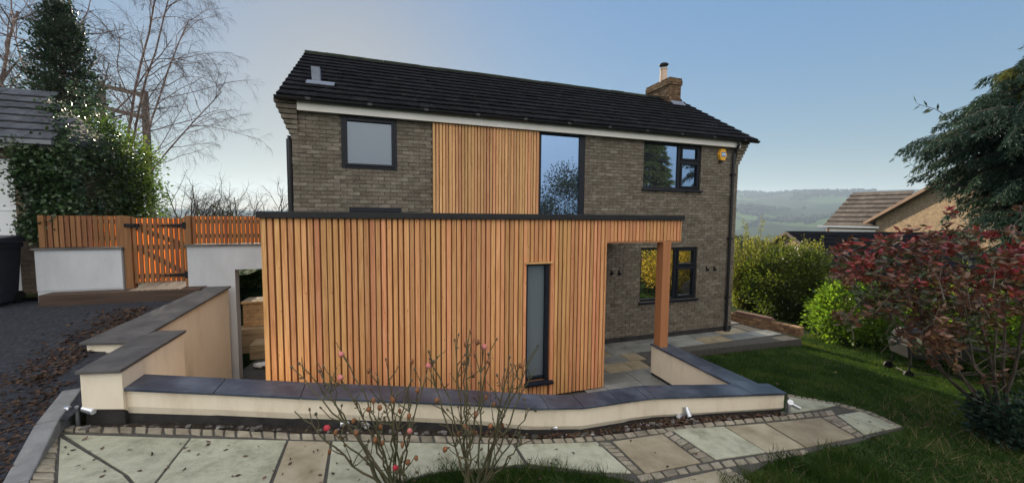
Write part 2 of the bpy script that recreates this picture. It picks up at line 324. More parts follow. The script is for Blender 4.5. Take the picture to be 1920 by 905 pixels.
 garage_tile=M('garage_tile', [(.035, .038, .048), (.055, .058, .07), (.085, .09, .10)], scale=5, island=.25, iso=9, rough=.8, bump=.4, bscale=60),
 steel=M('steel', [(.62, .64, .68), (.72, .74, .78)], scale=4, rough=.28, metal=.85),
 lens=M('lens', [(.75, .76, .78)], rough=.2, spec=.6),
 pale_box=M('pale_box', [(.62, .66, .76)], rough=.5),
 terracotta=M('terracotta', [(.40, .12, .08), (.50, .18, .12)], scale=5, rough=.8),
 rag=M('rag', [(.62, .60, .57), (.8, .78, .75)], scale=9, rough=.9),
 sleeper=M('sleeper', [(.24, .17, .10), (.38, .28, .17), (.48, .37, .23)], scale=2, stretch=(1, 9, 9), rough=.85, bump=.3),
 step_dark=M('step_dark', [(.045, .03, .022), (.085, .055, .04)], scale=2, stretch=(.6, 9, 9), rough=.85, bump=.3),
 plank=M('plank', [(.13, .075, .055), (.19, .115, .085)], scale=2, stretch=(1, 6, 6), rough=.8, bump=.2, island=.2),
 pier_brick=brick_mat('pier_brick', (.62, .38, .18), (.48, .30, .15), (.34, .27, .19)),
 wall_brick=brick_mat('wall_brick', (.17, .095, .05), (.10, .065, .04), (.15, .125, .10)),
 gold_brick=brick_mat('gold_brick', (.34, .24, .15), (.25, .18, .115), (.24, .20, .145)),
 dark_brick=brick_mat('dark_brick', (.14, .10, .07), (.10, .075, .055), (.15, .13, .11)),
 nb_tile=M('nb_tile', [(.075, .058, .045), (.11, .088, .07), (.15, .125, .10)], scale=3, island=.2, iso=9, rough=.9, bump=.4, bscale=40),
 nb_verge=M('nb_verge', [(.19, .12, .085), (.26, .17, .12)], scale=3, rough=.85),
 white_pvc=M('white_pvc', [(.74, .73, .71)], rough=.4),
 dark_tile=M('dark_tile', [(.005, .005, .007), (.009, .009, .012)], scale=3, island=.25, iso=9, rough=.95, bump=.4, spec=.08),
 pole_wood=M('pole_wood', [(.13, .10, .085), (.20, .165, .14)], scale=4, stretch=(4, 4, .4), rough=.9),
 alarm_yellow=M('alarm_yellow', [(.72, .36, .03), (.80, .42, .05)], rough=.4),
 alarm_blue=M('alarm_blue', [(.10, .26, .55)], rough=.4),
 alarm_text=M('alarm_text', [(.75, .78, .80)], rough=.4),
 bbq=M('bbq', [(.008, .009, .010), (.016, .017, .018)], scale=5, rough=.6, bump=.3, bscale=12),
 wood_far=M('wood_far', [(.018, .022, .014), (.035, .036, .024), (.065, .058, .04)], scale=.06, island=.45, ihue=.025, rough=.95, spec=.05),
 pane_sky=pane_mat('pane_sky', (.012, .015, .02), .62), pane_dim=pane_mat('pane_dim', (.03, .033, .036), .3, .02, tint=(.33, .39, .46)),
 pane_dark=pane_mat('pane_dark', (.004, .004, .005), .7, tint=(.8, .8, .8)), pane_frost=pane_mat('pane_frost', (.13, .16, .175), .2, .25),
)

# ================================================================== GROUND
def lerp(a, b, t): return a+(b-a)*t
def sst(a, b, x):
    t = np.clip((np.asarray(x, float)-a)/(b-a), 0, 1); return t*t*(3-2*t)
def zpath(x): return .685-.0714*np.asarray(x, float)
def zcop(x): return 1.036-.0823*np.asarray(x, float)
def zlawn(x, y):
    x = np.asarray(x, float); y = np.asarray(y, float)
    zp = zpath(np.minimum(x, 7)); z = zp-.105*np.clip(x-7, 0, 4)
    back = sst(4.3, 6.6, y)*sst(4.8, 5.6, x); z = lerp(z, np.where(x < 9.5, np.minimum(z, -.03-.02*(x-5)), z-.03), back)
    bank = sst(2.6, .2, y+.12*np.maximum(x, 0)); z = lerp(z, 1.45, bank)
    return z-.03
def grid(name, xs, ys, zf, mat, keep=None):
    X, Y = np.meshgrid(xs, ys); Z = zf(X, Y); nx, ny = len(xs), len(ys)
    mb = MB(); fs = []
    for j in range(ny-1):
        for i in range(nx-1):
            if keep is None or keep((xs[i]+xs[i+1])/2, (ys[j]+ys[j+1])/2): fs.append((j*nx+i, j*nx+i+1, (j+1)*nx+i+1, (j+1)*nx+i))
    mb.add(np.stack([X, Y, Z], -1), fs); return mb.build(name, mat, smooth=True)

# far ground: polar sheet out to the horizon
def zterr(r, a):               # a: bearing from the camera's forward direction, right positive
    right = sst(-.05, .5, a); left = 1-right
    near = lerp(-.9, -1.6, right)*sst(0, 16, r)-.4
    fall = -sst(22, 520, r)*lerp(55, 62, right)
    hill = sst(520, 2500, r)*lerp(72, 196, right)
    rol = sst(150, 700, r)*(9*np.sin(r*.0071+a*9)+6*np.sin(r*.016-a*17+1)+4*np.sin(a*41+r*.003))*(1-.6*sst(1700, 2500, r))
    back = sst(1.35, 1.75, np.abs(a))
    return lerp(near+fall+hill+rol, -.6+1.8*sst(4, 12, r)-1.8*sst(30, 90, r), back)
rs = np.concatenate([[0.01], np.geomspace(3, 3600, 110)]); As = np.linspace(-math.pi, math.pi, 181)
mb = MB(); RR, AA = np.meshgrid(rs, As); ZZ = zterr(RR, AA); nr = len(rs)
th = AA+YAW
fs = [(j*nr+i, j*nr+i+1, (j+1)*nr+i+1, (j+1)*nr+i) for j in range(len(As)-1) for i in range(nr-1)]
mb.add(np.stack([RR*np.sin(th), RR*np.cos(th), ZZ], -1), fs)
def terrain_mat():
    m = bpy.data.materials.new('fields'); m.use_nodes = True; nt = m.node_tree; L = nt.links; p = nt.nodes['Principled BSDF']
    tc = _n(nt, 'ShaderNodeTexCoord'); mp = _n(nt, 'ShaderNodeMapping'); mp.inputs['Scale'].default_value = (.0055, .0032, 0); mp.inputs['Rotation'].default_value = (0, 0, .5); L.new(tc.outputs['Object'], mp.inputs[0])
    vo = _n(nt, 'ShaderNodeTexVoronoi'); vo.inputs['Scale'].default_value = 1; L.new(mp.outputs[0], vo.inputs['Vector'])
    cr = _n(nt, 'ShaderNodeValToRGB'); sp = _n(nt, 'ShaderNodeSeparateColor'); L.new(vo.outputs['Color'], sp.inputs[0]); L.new(sp.outputs[0], cr.inputs[0])
    e = cr.color_ramp.elements; e[0].color = (.03, .042, .018, 1); e[1].color = (.09, .13, .04, 1); e[0].position = .15; x = e.new(.55); x.color = (.04, .052, .024, 1); x = e.new(.75); x.color = (.055, .08, .028, 1)
    ve = _n(nt, 'ShaderNodeTexVoronoi'); ve.feature = 'DISTANCE_TO_EDGE'; ve.inputs['Scale'].default_value = 1; L.new(mp.outputs[0], ve.inputs['Vector'])
    mr = _n(nt, 'ShaderNodeMapRange'); mr.inputs[1].default_value = .05; mr.inputs[2].default_value = .025; L.new(ve.outputs['Distance'], mr.inputs[0])
    mx = _n(nt, 'ShaderNodeMixRGB'); mx.inputs[2].default_value = (.035, .04, .02, 1); L.new(mr.outputs[0], mx.inputs[0]); L.new(cr.outputs[0], mx.inputs[1])
    no = _n(nt, 'ShaderNodeTexNoise'); no.inputs['Scale'].default_value = .004; no.inputs['Detail'].default_value = 8; L.new(tc.outputs['Object'], no.inputs[0])
    m2 = _n(nt, 'ShaderNodeMapRange'); m2.inputs[1].default_value = .52; m2.inputs[2].default_value = .60; L.new(no.outputs[0], m2.inputs[0])
    m3 = _n(nt, 'ShaderNodeMixRGB'); m3.inputs[2].default_value = (.05, .05, .03, 1); L.new(m2.outputs[0], m3.inputs[0]); L.new(mx.outputs[0], m3.inputs[1])
    L.new(m3.outputs[0], p.inputs['Base Color']); p.inputs['Roughness'].default_value = 1; p.inputs['Specular IOR Level'].default_value = 0
    return m
tag(mb.build('hills', terrain_mat(), smooth=True), kind='structure')

# walls' front line (top outer edge of the low wall's coping, from its left end to its right end) and its back line
def on_cop(px, py):
    z = .7
    for _ in range(12):
        p = pz(px, py, z); z = float(zcop(p[0]))
    return p
cop_front = [on_cop(*p) for p in [(226, 727), (400, 735), (560, 743), (740, 750), (900, 757), (1000, 764), (1095, 762), (1187, 749), (1228, 744), (1334, 741), (1476, 736)]]
cop_back = [on_cop(*p) for p in [(268, 700), (425, 708), (570, 715), (745, 722), (900, 731), (985, 737), (1072, 739), (1159, 727), (1203, 722), (1290, 720.5), (1440, 718)]]
def on_path(px, py, dz=0):
    z = .5
    for _ in range(12):
        p = pz(px, py, z); z = float(zpath(p[0]))+dz
    return p

# the front garden: lawn on the right, bank below the camera
def keep_lawn(x, y):
    if y > 12: return False
    if x < -3.0: return y < 3.2
    if x < 5.3: return y < 3.75-.02*x
    if x < 6.0: return y < 6.6
    if x < 9.9: return y < 6.85
    return True
lawn = grid('lawn', np.arange(-16, 24.01, .25), np.arange(-14, 12.01, .25), zlawn, MT['lawn'], keep_lawn); tag(lawn, kind='structure')

def inside(X, Y, poly):
    c = np.zeros(len(X), bool); n = len(poly); j = n-1
    for i in range(n):
        xi, yi = poly[i]; xj, yj = poly[j]; k = ((yi > Y) != (yj > Y)) & (X < (xj-xi)*(Y-yi)/(yj-yi+1e-12)+xi); c ^= k; j = i
    return c
# patio floor round the extension, passage and right-hand corner
def patio():
    mb = MB(); outline = [(-2.75, 4.95), (-.5, 4.3), (1.9, 3.75), (5.3, 3.85), (5.45, 5.9), (6.75, 6.95), (10.25, 6.8), (10.05, 8.6), (10.6, 9.6), (10.6, 12), (-2.2, 12), (-2.75, 8.35)]
    mb.slab(outline, -.25, -.02, 0)
    # laid slabs, coursed at random lengths along the house
    inset_ = np.array([(-2.7, 5.2), (-.5, 4.7), (1.9, 3.95), (5.35, 4.0), (5.4, 6.1), (5.45, 6.97), (6.8, 7.02), (10.2, 6.86), (10.0, 8.6), (10.5, 9.6), (10.5, 11.9), (-2.15, 11.9), (-2.7, 8.3)])
    rnd = random.Random(3); y = 3.6; pal = [1, 1, 2, 1, 1, 1]
    from_y = []
    while y < 11.4:
        h = rnd.choice((.42, .6, .42, .3)); x = -2.2+rnd.uniform(0, .5)
        while x < 10.2:
            w = rnd.choice((.42, .6, .75, .9))
            x1 = min(x+w, 10.1)
            cc_ = np.array([((x+x1)/2)]), np.array([y+h/2]); cx_ = np.array([x, x1, x1, x]); cy_ = np.array([y, y, y+h, y+h])
            good = inside(cc_[0], cc_[1], inset_)[0] if x1 < 6.0 and y < 6.3 else inside(cx_, cy_, inset_).all()
            if good and not (-1.4 < x and x1 < 3.6) and not (y > 7.95 and x1 < 9.05 and x > -1.5) and x1-x > .12:
                mb.box((x+.006, y+.006, -.02), (x1-.006, y+h-.006, rnd.uniform(0, .004)), rnd.choice(pal))
            x = x1+.0
            if x1 >= 10.1: break
        y += h
    return mb.build('patio', [MT['joint'], MT['slab_wet'], MT['slab_brown']], bevel=.006)
tag(patio(), kind='structure')

# stone path in front of the wall
def path():
    mb = MB(); se = MB()
    edge = [(60, 811), (108, 799), (330, 801), (560, 812), (760, 815), (900, 818), (1010, 823), (1110, 818), (1235, 803), (1340, 790), (1470, 778), (1476, 738), (1580, 757), (1640, 774), (1695, 800), (1610, 826), (1520, 846), (1442, 866), (1400, 890), (1330, 935), (1215, 935), (1190, 902), (1120, 888), (960, 874), (800, 890), (690, 925), (560, 1080), (0, 1080)]
    P = [on_path(*p, -.012) for p in edge]
    bot = [p-np.array((0, 0, .12)) for p in P]; mb.prism(bot, P, 0)
    def slab(pts, m, inset=.008, th=.016, target=mb):
        Q = [on_path(*p) for p in pts]; c = np.mean(Q, axis=0); Q2 = []
        n = len(Q)
        for i in range(n):
            d = (c-Q[i]); d /= np.linalg.norm(d)+1e-9; Q2.append(Q[i]+d*inset*1.5)
        t = random.uniform(0, .004)
        target.prism([q-np.array((0, 0, th)) for q in Q2], [q+np.array((0, 0, t)) for q in Q2], m)
    a, bf, br = 1, 2, 3
    slab([(118, 813), (358, 820), (272, 927), (240, 890)], a)
    slab([(112, 818), (232, 888), (268, 930), (104, 930)], a)
    slab([(358, 820), (539, 824), (492, 940), (264, 940)], a)
    slab([(541, 824), (620, 826), (600, 945), (495, 945)], bf)
    slab([(622, 826), (963, 832), (985, 868), (800, 886), (690, 920), (650, 952), (604, 950)], a)
    slab([(965, 832), (1120, 827), (1186, 886), (1120, 884), (988, 868)], a)
    slab([(1147, 826), (1242, 812), (1316, 866), (1210, 887)], br)
    slab([(1257, 804), (1357, 798), (1438, 847), (1342, 861)], a)
    slab([(1358, 798), (1433, 792), (1511, 838), (1439, 848)], bf)
    slab([(1435, 792), (1539, 782), (1606, 819), (1512, 838)], br)
    slab([(1568, 777), (1612, 770), (1690, 799), (1620, 814)], a)
    slab([(1478, 742), (1575, 757), (1540, 766), (1476, 774)], a)
    slab([(1240, 903), (1345, 880), (1390, 905), (1330, 940), (1200, 940)], bf)
    def setts(line_a, line_b, n):
        """a course of small blocks between two picture lines"""
        def at(line, t):
            L = [on_path(*p) for p in line]; seg = [np.linalg.norm(L[i+1]-L[i]) for i in range(len(L)-1)]; s = t*sum(seg)
            for i, q in enumerate(seg):
                if s <= q or i == len(seg)-1: return lerp(L[i], L[i+1], s/q)
                s -= q
        ts = [0]
        for i in range(n): ts.append(ts[-1]+random.uniform(.8, 1.2))
        ts = [t/ts[-1] for t in ts]
        for i in range(n):
            A = at(line_a, ts[i]); B = at(line_a, ts[i+1]); Cc = at(line_b, ts[i+1]); D = at(line_b, ts[i])
            Q = [A, B, Cc, D]; c = np.mean(Q, axis=0); Q2 = []
            for q in Q:
                d = c-q; Q2.append(q+d/np.linalg.norm(d)*.014+np.array((random.uniform(-.006, .006), random.uniform(-.006, .006), 0)))
            t = random.uniform(.0, .007)
            se.prism([q-np.array((0, 0, .02)) for q in Q2], [q+np.array((0, 0, t)) for q in Q2], 0)
    setts([(78, 806), (112, 797), (330, 800), (560, 811), (760, 814), (900, 817), (1010, 822), (1110, 817)], [(74, 816), (112, 809), (330, 813), (560, 823), (760, 827), (900, 830), (1010, 831), (1116, 826)], 44)
    setts([(72, 818), (40, 960)], [(112, 818), (100, 960)], 11)
    setts([(1110, 817), (1235, 802), (1340, 789), (1472, 777), (1560, 768)], [(1120, 826), (1242, 811), (1345, 797), (1476, 785), (1568, 776)], 26)
    setts([(1122, 828), (1190, 888)], [(1145, 827), (1210, 888)], 8)
    setts([(1244, 812), (1318, 866)], [(1256, 805), (1341, 861)], 7)
    setts([(1541, 782), (1608, 819)], [(1566, 777), (1620, 815)], 6)
    setts([(1190, 890), (1318, 868), (1440, 850), (1512, 840)], [(1200, 902), (1332, 879), (1448, 862), (1520, 848)], 15)
    setts([(1476, 738), (1580, 756), (1640, 773), (1694, 799)], [(1476, 743), (1573, 760), (1630, 776), (1680, 800)], 16)
    setts([(1345, 880), (1410, 925)], [(1368, 876), (1430, 915)], 6)
    o = mb.build('path', [MT['joint'], MT['slab_pale'], MT['slab_buff'], MT['slab_brown']], bevel=.005); tag(o, kind='structure')
    s = se.build('path_edging', MT['sett'], bevel=.012); tag(s, kind='structure')
path()

# soil bed between low wall and path, loose stones in it
mb = MB()
fl = [p*np.array((1, 1, 0)) for p in cop_front]; fl = [np.array((-3.02, 4.93, 0))]+[np.array((-2.6, 4.9, 0))]+fl[1:]
ol = [on_path(*p, -.02) for p in [(96, 800), (200, 800), (330, 801), (560, 812), (760, 816), (900, 819), (1010, 824), (1110, 819), (1235, 804), (1340, 791), (1400, 787), (1478, 778)]]
for i in range(len(fl)-1):
    a, b = fl[i]+np.array((0, .12, 0)), fl[i+1]+np.array((0, .12, 0)); za, zb = float(zpath(a[0]))-.015, float(zpath(b[0]))-.015
    mb.quad((ol[i][0], ol[i][1], ol[i][2]), tuple(ol[i+1]), (b[0], b[1], zb), (a[0], a[1], za))
tag(mb.build('soil_bed', MT['soil'], smooth=True), kind='structure')
mb = MB(); mb2 = MB()
for i in range(150):
    k = random.randint(0, len(fl)-2); t = random.random(); u = random.uniform(.05, .92)
    p = lerp(lerp(ol[k], ol[k+1], t), lerp(fl[k], fl[k+1], t), u); z = float(zpath(p[0]))
    r = random.uniform(.008, .028)*(1.5 if random.random() < .12 else 1)
    mb.blob((p[0], p[1], z-.01+r*.3), (r*1.3, r, r*.8), 0, .3, 6)
tag(mb.build('rubble', MT['stones']), 'small broken stones scattered in the dark soil strip', 'stones', kind='stuff')

# driveway and its kerb
def zdrive(x, y): return 1.05+.20*np.clip(np.asarray(y, float)-5, -4, 2.9)
def on_drv(px, py, dz=0.):
    z = 1.
    for _ in range(20):
        p = pz(px, py, z); z = float(zdrive(0, p[1]))+dz
    return p
KP = [on_drv(*p, .02) for p in [(-95, 1150), (-15, 1000), (28, 905), (88, 790), (136, 728)]]
def kx(y): return np.interp(y, [p[1] for p in KP]+[8.2], [p[0] for p in KP]+[-2.9])
drv = grid('driveway', np.arange(-14, -2.0, .1), np.arange(-3, 9.41, .1), zdrive, MT['asphalt'], lambda x, y: ((x < kx(y)-.02 if y < 4.95 else x < -2.98) if y < 6.2 else (x < -3.40+.33*(y-6.2)) and y < 8.3 or x < -5.25))
tag(drv, kind='structure')
mb = MB()
for i in range(len(KP)-1):
    a = KP[i][:2]; b = KP[i+1][:2]; L_ = np.linalg.norm(b-a); n = max(1, int(round(L_/.9))); d = (b-a)/L_; q = np.array((-d[1], d[0]))*.078
    for j in range(n):
        s = lerp(a, b, j/n)+d*.004; e = lerp(a, b, (j+1)/n)-d*.004
        zs, ze = float(zdrive(0, s[1]))+.02, float(zdrive(0, e[1]))+.02
        mb.prism([(*(s-q), zs-.6), (*(e-q), ze-.6), (*(e+q), ze-.6), (*(s+q), zs-.6)], [(*(s-q), zs), (*(e-q), ze), (*(e+q), ze), (*(s+q), zs)])
tag(mb.build('kerb', MT['kerb'], bevel=.012), kind='structure')

# garden ground behind the fence and beyond the passage
tag(grid('back_garden', np.arange(-16, -2.99, .5), np.arange(8.3, 26, .5), lambda x, y: 1.72+0*x-.02*(y-8), MT['lawn'], lambda x, y: not (x > -4.4 and y < 10.4)), kind='structure')
tag(grid('back_lawn', np.arange(-6, 9.6, .5), np.arange(10.45, 16, .5), lambda x, y: .35+.05*(y-10.4)+0*x, MT['lawn'], lambda x, y: x < -1.5 or y > 13), kind='structure')

# ================================================================== HOUSE
XL, XR, Y0 = -1.53, 9.08, 7.935
VL, VR, YG, ZG, YR, ZR = -1.72, 9.5, 7.78, 5.15, 10.64, 6.97
ZE = 4.99
house = thing('house', 'brown brick two storey house with black tiled roof and white fascia', 'house', ((XL+XR)/2, Y0, 0))
holes = [(-.716, .28, 3.96, 4.93), (-.6, .34, 2.2, 3.16), (.97, 4.44, 3.0, 4.99), (6.053, 7.83, 3.787, 4.928), (6.053, 7.83, .964, 2.314)]
def front_wall():
    mb = MB()
    xs = sorted({XL, XR, *[h[0] for h in holes], *[h[1] for h in holes]}); zs = sorted({-.3, ZE, *[h[2] for h in holes], *[h[3] for h in holes]})
    for i in range(len(xs)-1):
        for j in range(len(zs)-1):
            cx, cz = (xs[i]+xs[i+1])/2, (zs[j]+zs[j+1])/2
            if any(h[0] < cx < h[1] and h[2] < cz < h[3] for h in holes): continue
            mb.quad((xs[i], Y0, zs[j]), (xs[i+1], Y0, zs[j]), (xs[i+1], Y0, zs[j+1]), (xs[i], Y0, zs[j+1]), 1)
    for x0, x1, z0, z1 in holes:
        y1 = Y0+.22
        mb.quad((x0, Y0, z0), (x0, y1, z0), (x0, y1, z1), (x0, Y0, z1), 1); mb.quad((x1, Y0, z0), (x1, Y0, z1), (x1, y1, z1), (x1, y1, z0), 1)
        mb.quad((x0, Y0, z1), (x0, y1, z1), (x1, y1, z1), (x1, Y0, z1), 1); mb.quad((x0, Y0, z0), (x1, Y0, z0), (x1, y1, z0), (x0, y1, z0), 1)
    yb = 2*YR-Y0
    mb.quad((XL, yb, -.3), (XL, Y0, -.3), (XL, Y0, ZE), (XL, yb, ZE), 1); mb.quad((XR, Y0, -.3), (XR, yb, -.3), (XR, yb, ZE), (XR, Y0, ZE), 1)
    mb.quad((XR, yb, -.3), (XL, yb, -.3), (XL, yb, ZE), (XR, yb, ZE), 1)
    for x in (XL, XR): mb.add([(x, Y0, ZE), (x, yb, ZE), (x, YR, ZR-.1)], [(0, 1, 2)], 1)
    # rustic bricks, course by course, cut round the openings
    row = 0; z = 0.0; rnd = random.Random(11)
    while z < ZE-.02:
        off = (row % 2)*.1125; x = XL-off
        while x < XR:
            a, b = max(x, XL)-(.008 if x <= XL+.01 else 0), min(x+.215, XR+(.012 if x+.225 >= XR else 0))
            segs = [(a, b)]
            for h in holes:
                if h[2] < z+.055 and h[3] > z+.012:
                    new = []
                    for s0, s1 in segs:
                        if h[1] <= s0 or h[0] >= s1: new.append((s0, s1)); continue
                        if s0 < h[0]: new.append((s0, h[0]))
                        if s1 > h[1]: new.append((h[1], s1))
                    segs = new
            for s0, s1 in segs:
                if s1-s0 < .03 or (s0 > -1.5 and s1 < 3.7 and z < 3.0): continue
                j = lambda k: rnd.uniform(-k, k)
                y = Y0-.008-abs(j(.007)); zz0, zz1 = z+j(.003), z+.064+j(.003)
                f = [(s0+j(.004), y+j(.003), zz0+j(.003)), (s1+j(.004), y+j(.003), zz0+j(.003)), (s1+j(.004), y+j(.003), zz1+j(.003)), (s0+j(.004), y+j(.003), zz1+j(.003))]
                bk = [(p[0], Y0+.01, p[2]) for p in f]
                mb.add(f+bk, [(0, 1, 2, 3), (1, 5, 6, 2), (4, 0, 3, 7), (3, 2, 6, 7), (0, 4, 5, 1)], 0)
            x += .225
        z += .075; row += 1
    return mb.build('wall', [MT['brick'], MT['mortar']], house)
front_wall()
mb = MB(); mb.box((3.75, Y0-.03, -.05), (XR+.012, Y0-.019, .12)); mb.build('base_course', MT['plinth'], house)
def tiled_roof(name, parent, x0, x1, ye, ze, yr, zr, mat, courses, tw, xf=None, yf=None, wave=.012, th=.016, rnd=random.Random(5), back=True, hip=0):
    """interlocking tiles laid as separate pieces, plus a plain back slope"""
    mb = MB(); L = math.hypot(yr-ye, zr-ze); uy, uz = (yr-ye)/L, (zr-ze)/L; ny, nz = -uz, uy
    g = L/courses
    def P(x, s, h): return (x, ye+uy*s+ny*h, ze+uz*s+nz*h)
    for c in range(courses):
        s0 = c*g-(.03 if c == 0 else 0); s1 = (c+1)*g+.05; n = int(round((x1-x0)/tw)); w = (x1-x0)/n
        for i in range(n):
            xa = x0+i*w+rnd.uniform(-.003, .003)+(0 if c % 2 == 0 or i == 0 else 0); xb = xa+w-.004; lift = rnd.uniform(0, .007); dd = rnd.uniform(-.008, .008)
            k = 6; top = []; low = []
            fr = [j/k for j in range(k+1)]
            prof = [wave*(1-abs(math.cos(f*2*math.pi))**.7) for f in fr]
            xs = [lerp(xa, xb, f) for f in fr]
            vs = [P(xs[j], s0+dd, th+.028+prof[j]+lift) for j in range(k+1)]+[P(xs[j], s1, .012+prof[j]) for j in range(k+1)]+[P(xs[j], s0+dd, .006) for j in range(k+1)]
            m = k+1; fs = [(j, j+1, m+j+1, m+j) for j in range(k)]+[(2*m+j, 2*m+j+1, j+1, j) for j in range(k)]
            fs += [(2*m, 0, m), (2*m+k, m+k, k)]
            if hip and xa > x1-hip*c/courses-.02: continue
            mb.add(vs, fs, 0)
    if hip: mb.add([P(x1-hip, L, .01), P(x1, 0, .01), (x1, 2*yr-ye, ze)], [(0, 1, 2)]); mb.add([P(x0, 0, 0), P(x1, 0, 0), P(x1-hip, L, 0), P(x0, L, 0)], [(0, 1, 2, 3)])
    else: mb.quad(P(x0, 0, 0), P(x1, 0, 0), P(x1, L, 0), P(x0, L, 0)); 
    if back: mb.quad((x1, 2*yr-ye, ze), (x0, 2*yr-ye, ze), (x0, yr, zr), (x1-hip, yr, zr))
    return mb.build(name, mat, parent)
roof = tiled_roof('roof', house, VL, VR, YG-.03, ZG+.0, YR, ZR, MT['tile'], 12, .30)
mb = MB(); n = 25
for i in range(n):                               # ridge tiles
    a = lerp(VL, VR, i/n); b = lerp(VL, VR, (i+1)/n)-.006; r = .105+random.uniform(-.004, .004); z = ZR-.025+random.uniform(-.005, .005)
    A = [(a, YR-r*math.cos(t), z+r*.85*math.sin(t)) for t in np.linspace(0, math.pi, 9)]; B = [(b, p[1], p[2]) for p in A]
    mb.prism(A, B, 0)
mb.build('ridge', M('ridge_tile', [(.012, .012, .012), (.02, .026, .014), (.03, .045, .018)], scale=5, rough=.95, bump=.5, island=.3), roof)
# verge underside / undercloak at both ends, soffit, fascia, gutter
for x0, x1 in ((VL, XL-.0), (XR, VR)):
    mb = MB(); mb.prism([(x0+.01, YG, ZG-.07), (x1, YG, ZG-.07), (x1, YR, ZR-.07), (x0+.01, YR, ZR-.07)], [(x0+.01, YG, ZG-.012), (x1, YG, ZG-.012), (x1, YR, ZR-.012), (x0+.01, YR, ZR-.012)])
    mb.build('verge', MT['gutter'], house)
mb = MB(); mb.box((-1.42, YG+.015, 4.93), (9.0, YG+.045, 5.09)); mb.box((-1.42, YG+.05, 4.935), (9.0, Y0-.02, 4.95))
mb.build('fascia', MT['white_fascia'], house, bevel=.004)
mb = MB(); 
prof = [(YG-.115+.062*(1-math.cos(t)), ZG-.02-.062*math.sin(t)) for t in np.linspace(0, math.pi, 8)]
prof2 = [(y+.0, z+.0) for y, z in prof]
for i in range(len(prof)-1):
    a, b = prof[i], prof[i+1]; mb.quad((VL-.03, a[0], a[1]), (VR+.03, a[0], a[1]), (VR+.03, b[0], b[1]), (VL-.03, b[0], b[1]))
for x in (VL-.03, VR+.03): mb.add([(x, y, z) for y, z in prof], [tuple(range(len(prof)))])
for i in range(11):
    x = lerp(VL+.5, VR-.5, i/10); mb.box((x-.04, YG-.122, ZG-.06), (x+.04, YG-.112, ZG-.015))
mb.build('gutter', MT['gutter'], house)
for side, x in ((-1, XL), (1, XR)):              # stepped brick corbels under the verges
    mb = MB()
    for k in range(8):
        z = 4.44+k*.086; out = .02+.034*k
        x0, x1 = (x-out, x+.10) if side < 0 else (x-.10, x+out)
        mb.box((x0+random.uniform(-.006, .006), Y0-.012-.016*k, z), (x1, Y0+.35, z+.074))
    mb.build('corbel', MT['brick'], house, bevel=.006)
# downpipe, vent pipe
mb = MB(); x = 8.86
mb.tube([(x, YG-.055, ZG-.08), (x, YG-.05, ZG-.17), (x, Y0-.07, ZG-.36), (x, Y0-.065, 3.5), (x, Y0-.065, .02)], .036, 10)
for z in (.9, 2.5, 4.2): mb.box((x-.05, Y0-.105, z), (x+.05, Y0-.01, z+.05))
mb.box((x-.07, Y0-.14, -.01), (x+.07, Y0-.005, .04)); mb.build('downpipe', MT['gutter'], house, smooth=False)
mb = MB(); mb.tube([(-1.61, 8.1, -.2), (-1.61, 8.1, 4.46)], .055, 10); mb.tube([(-1.61, 8.1, 4.46), (-1.61, 8.1, 4.52)], .035, 8); mb.build('vent_pipe', MT['gutter'], house)
# roof vent in lead
def roofz(y): return ZG+(y-YG+.03)*(ZR-ZG)/(YR-YG+.03)
mb = MB(); yv = 8.55; zb = roofz(yv)
mb.prism([(-1.27, yv-.07, zb-.05), (-1.12, yv-.07, zb-.05), (-1.12, yv+.1, zb+.0), (-1.27, yv+.1, zb+.0)], [(-1.285, yv-.06, zb+.30), (-1.125, yv-.06, zb+.30), (-1.125, yv+.08, zb+.30), (-1.285, yv+.08, zb+.30)])
mb.prism([(-1.36, yv-.22, roofz(yv-.22)+.05), (-.86, yv-.22, roofz(yv-.22)+.05), (-.86, yv-.06, roofz(yv-.06)+.05), (-1.36, yv-.06, roofz(yv-.06)+.05)], [(-1.36, yv-.22, roofz(yv-.22)+.075), (-.86, yv-.22, roofz(yv-.22)+.075), (-.86, yv-.06, roofz(yv-.06)+.075), (-1.36, yv-.06, roofz(yv-.06)+.075)])
mb.build('roof_vent', MT['lead'], roof, bevel=.01)
# chimney
cy0, cy1, cx0, cx1 = 10.15, 11.25, 8.63, 9.08
mb = MB(); rnd = random.Random(2)
mb.box((cx0+.012, cy0+.012, 6.4), (cx1-.012, cy1-.012, 7.5), 1)
for k in range(14):
    z = 6.45+k*.075; o = .0 if k < 11 else (.03 if k < 13 else .015)
    for (a, b, ax) in ((cx0-o, cx1+o, 0), (cy0-o, cy1+o, 1)):
        s = a-(k % 2)*.1125
        while s < b:
            p, q = max(s, a), min(s+.215, b); s += .225
            if q-p < .03: continue
            jj = rnd.uniform(0, .008)
            if ax == 0:
                mb.box((p, cy0-o-jj, z), (q, cy0-o+.05, z+.066), 0); mb.box((p, cy1+o-.05, z), (q, cy1+o+jj, z+.066), 0)
            else:
                mb.box((cx0-o-jj, p, z), (cx0-o+.05, q, z+.066), 0); mb.box((cx1+o-.05, p, z), (cx1+o+jj, q, z+.066), 0)
ch = mb.build('chimney', [M('chimney_brick', [(.075, .048, .03), (.13, .085, .05), (.19, .13, .08)], scale=3.2, island=.25, ihue=.012, iso=17, bump=.9, bscale=38, rough=.92, spec=.1), M('chimney_mortar', [(.10, .08, .06)], rough=.95)], roof)
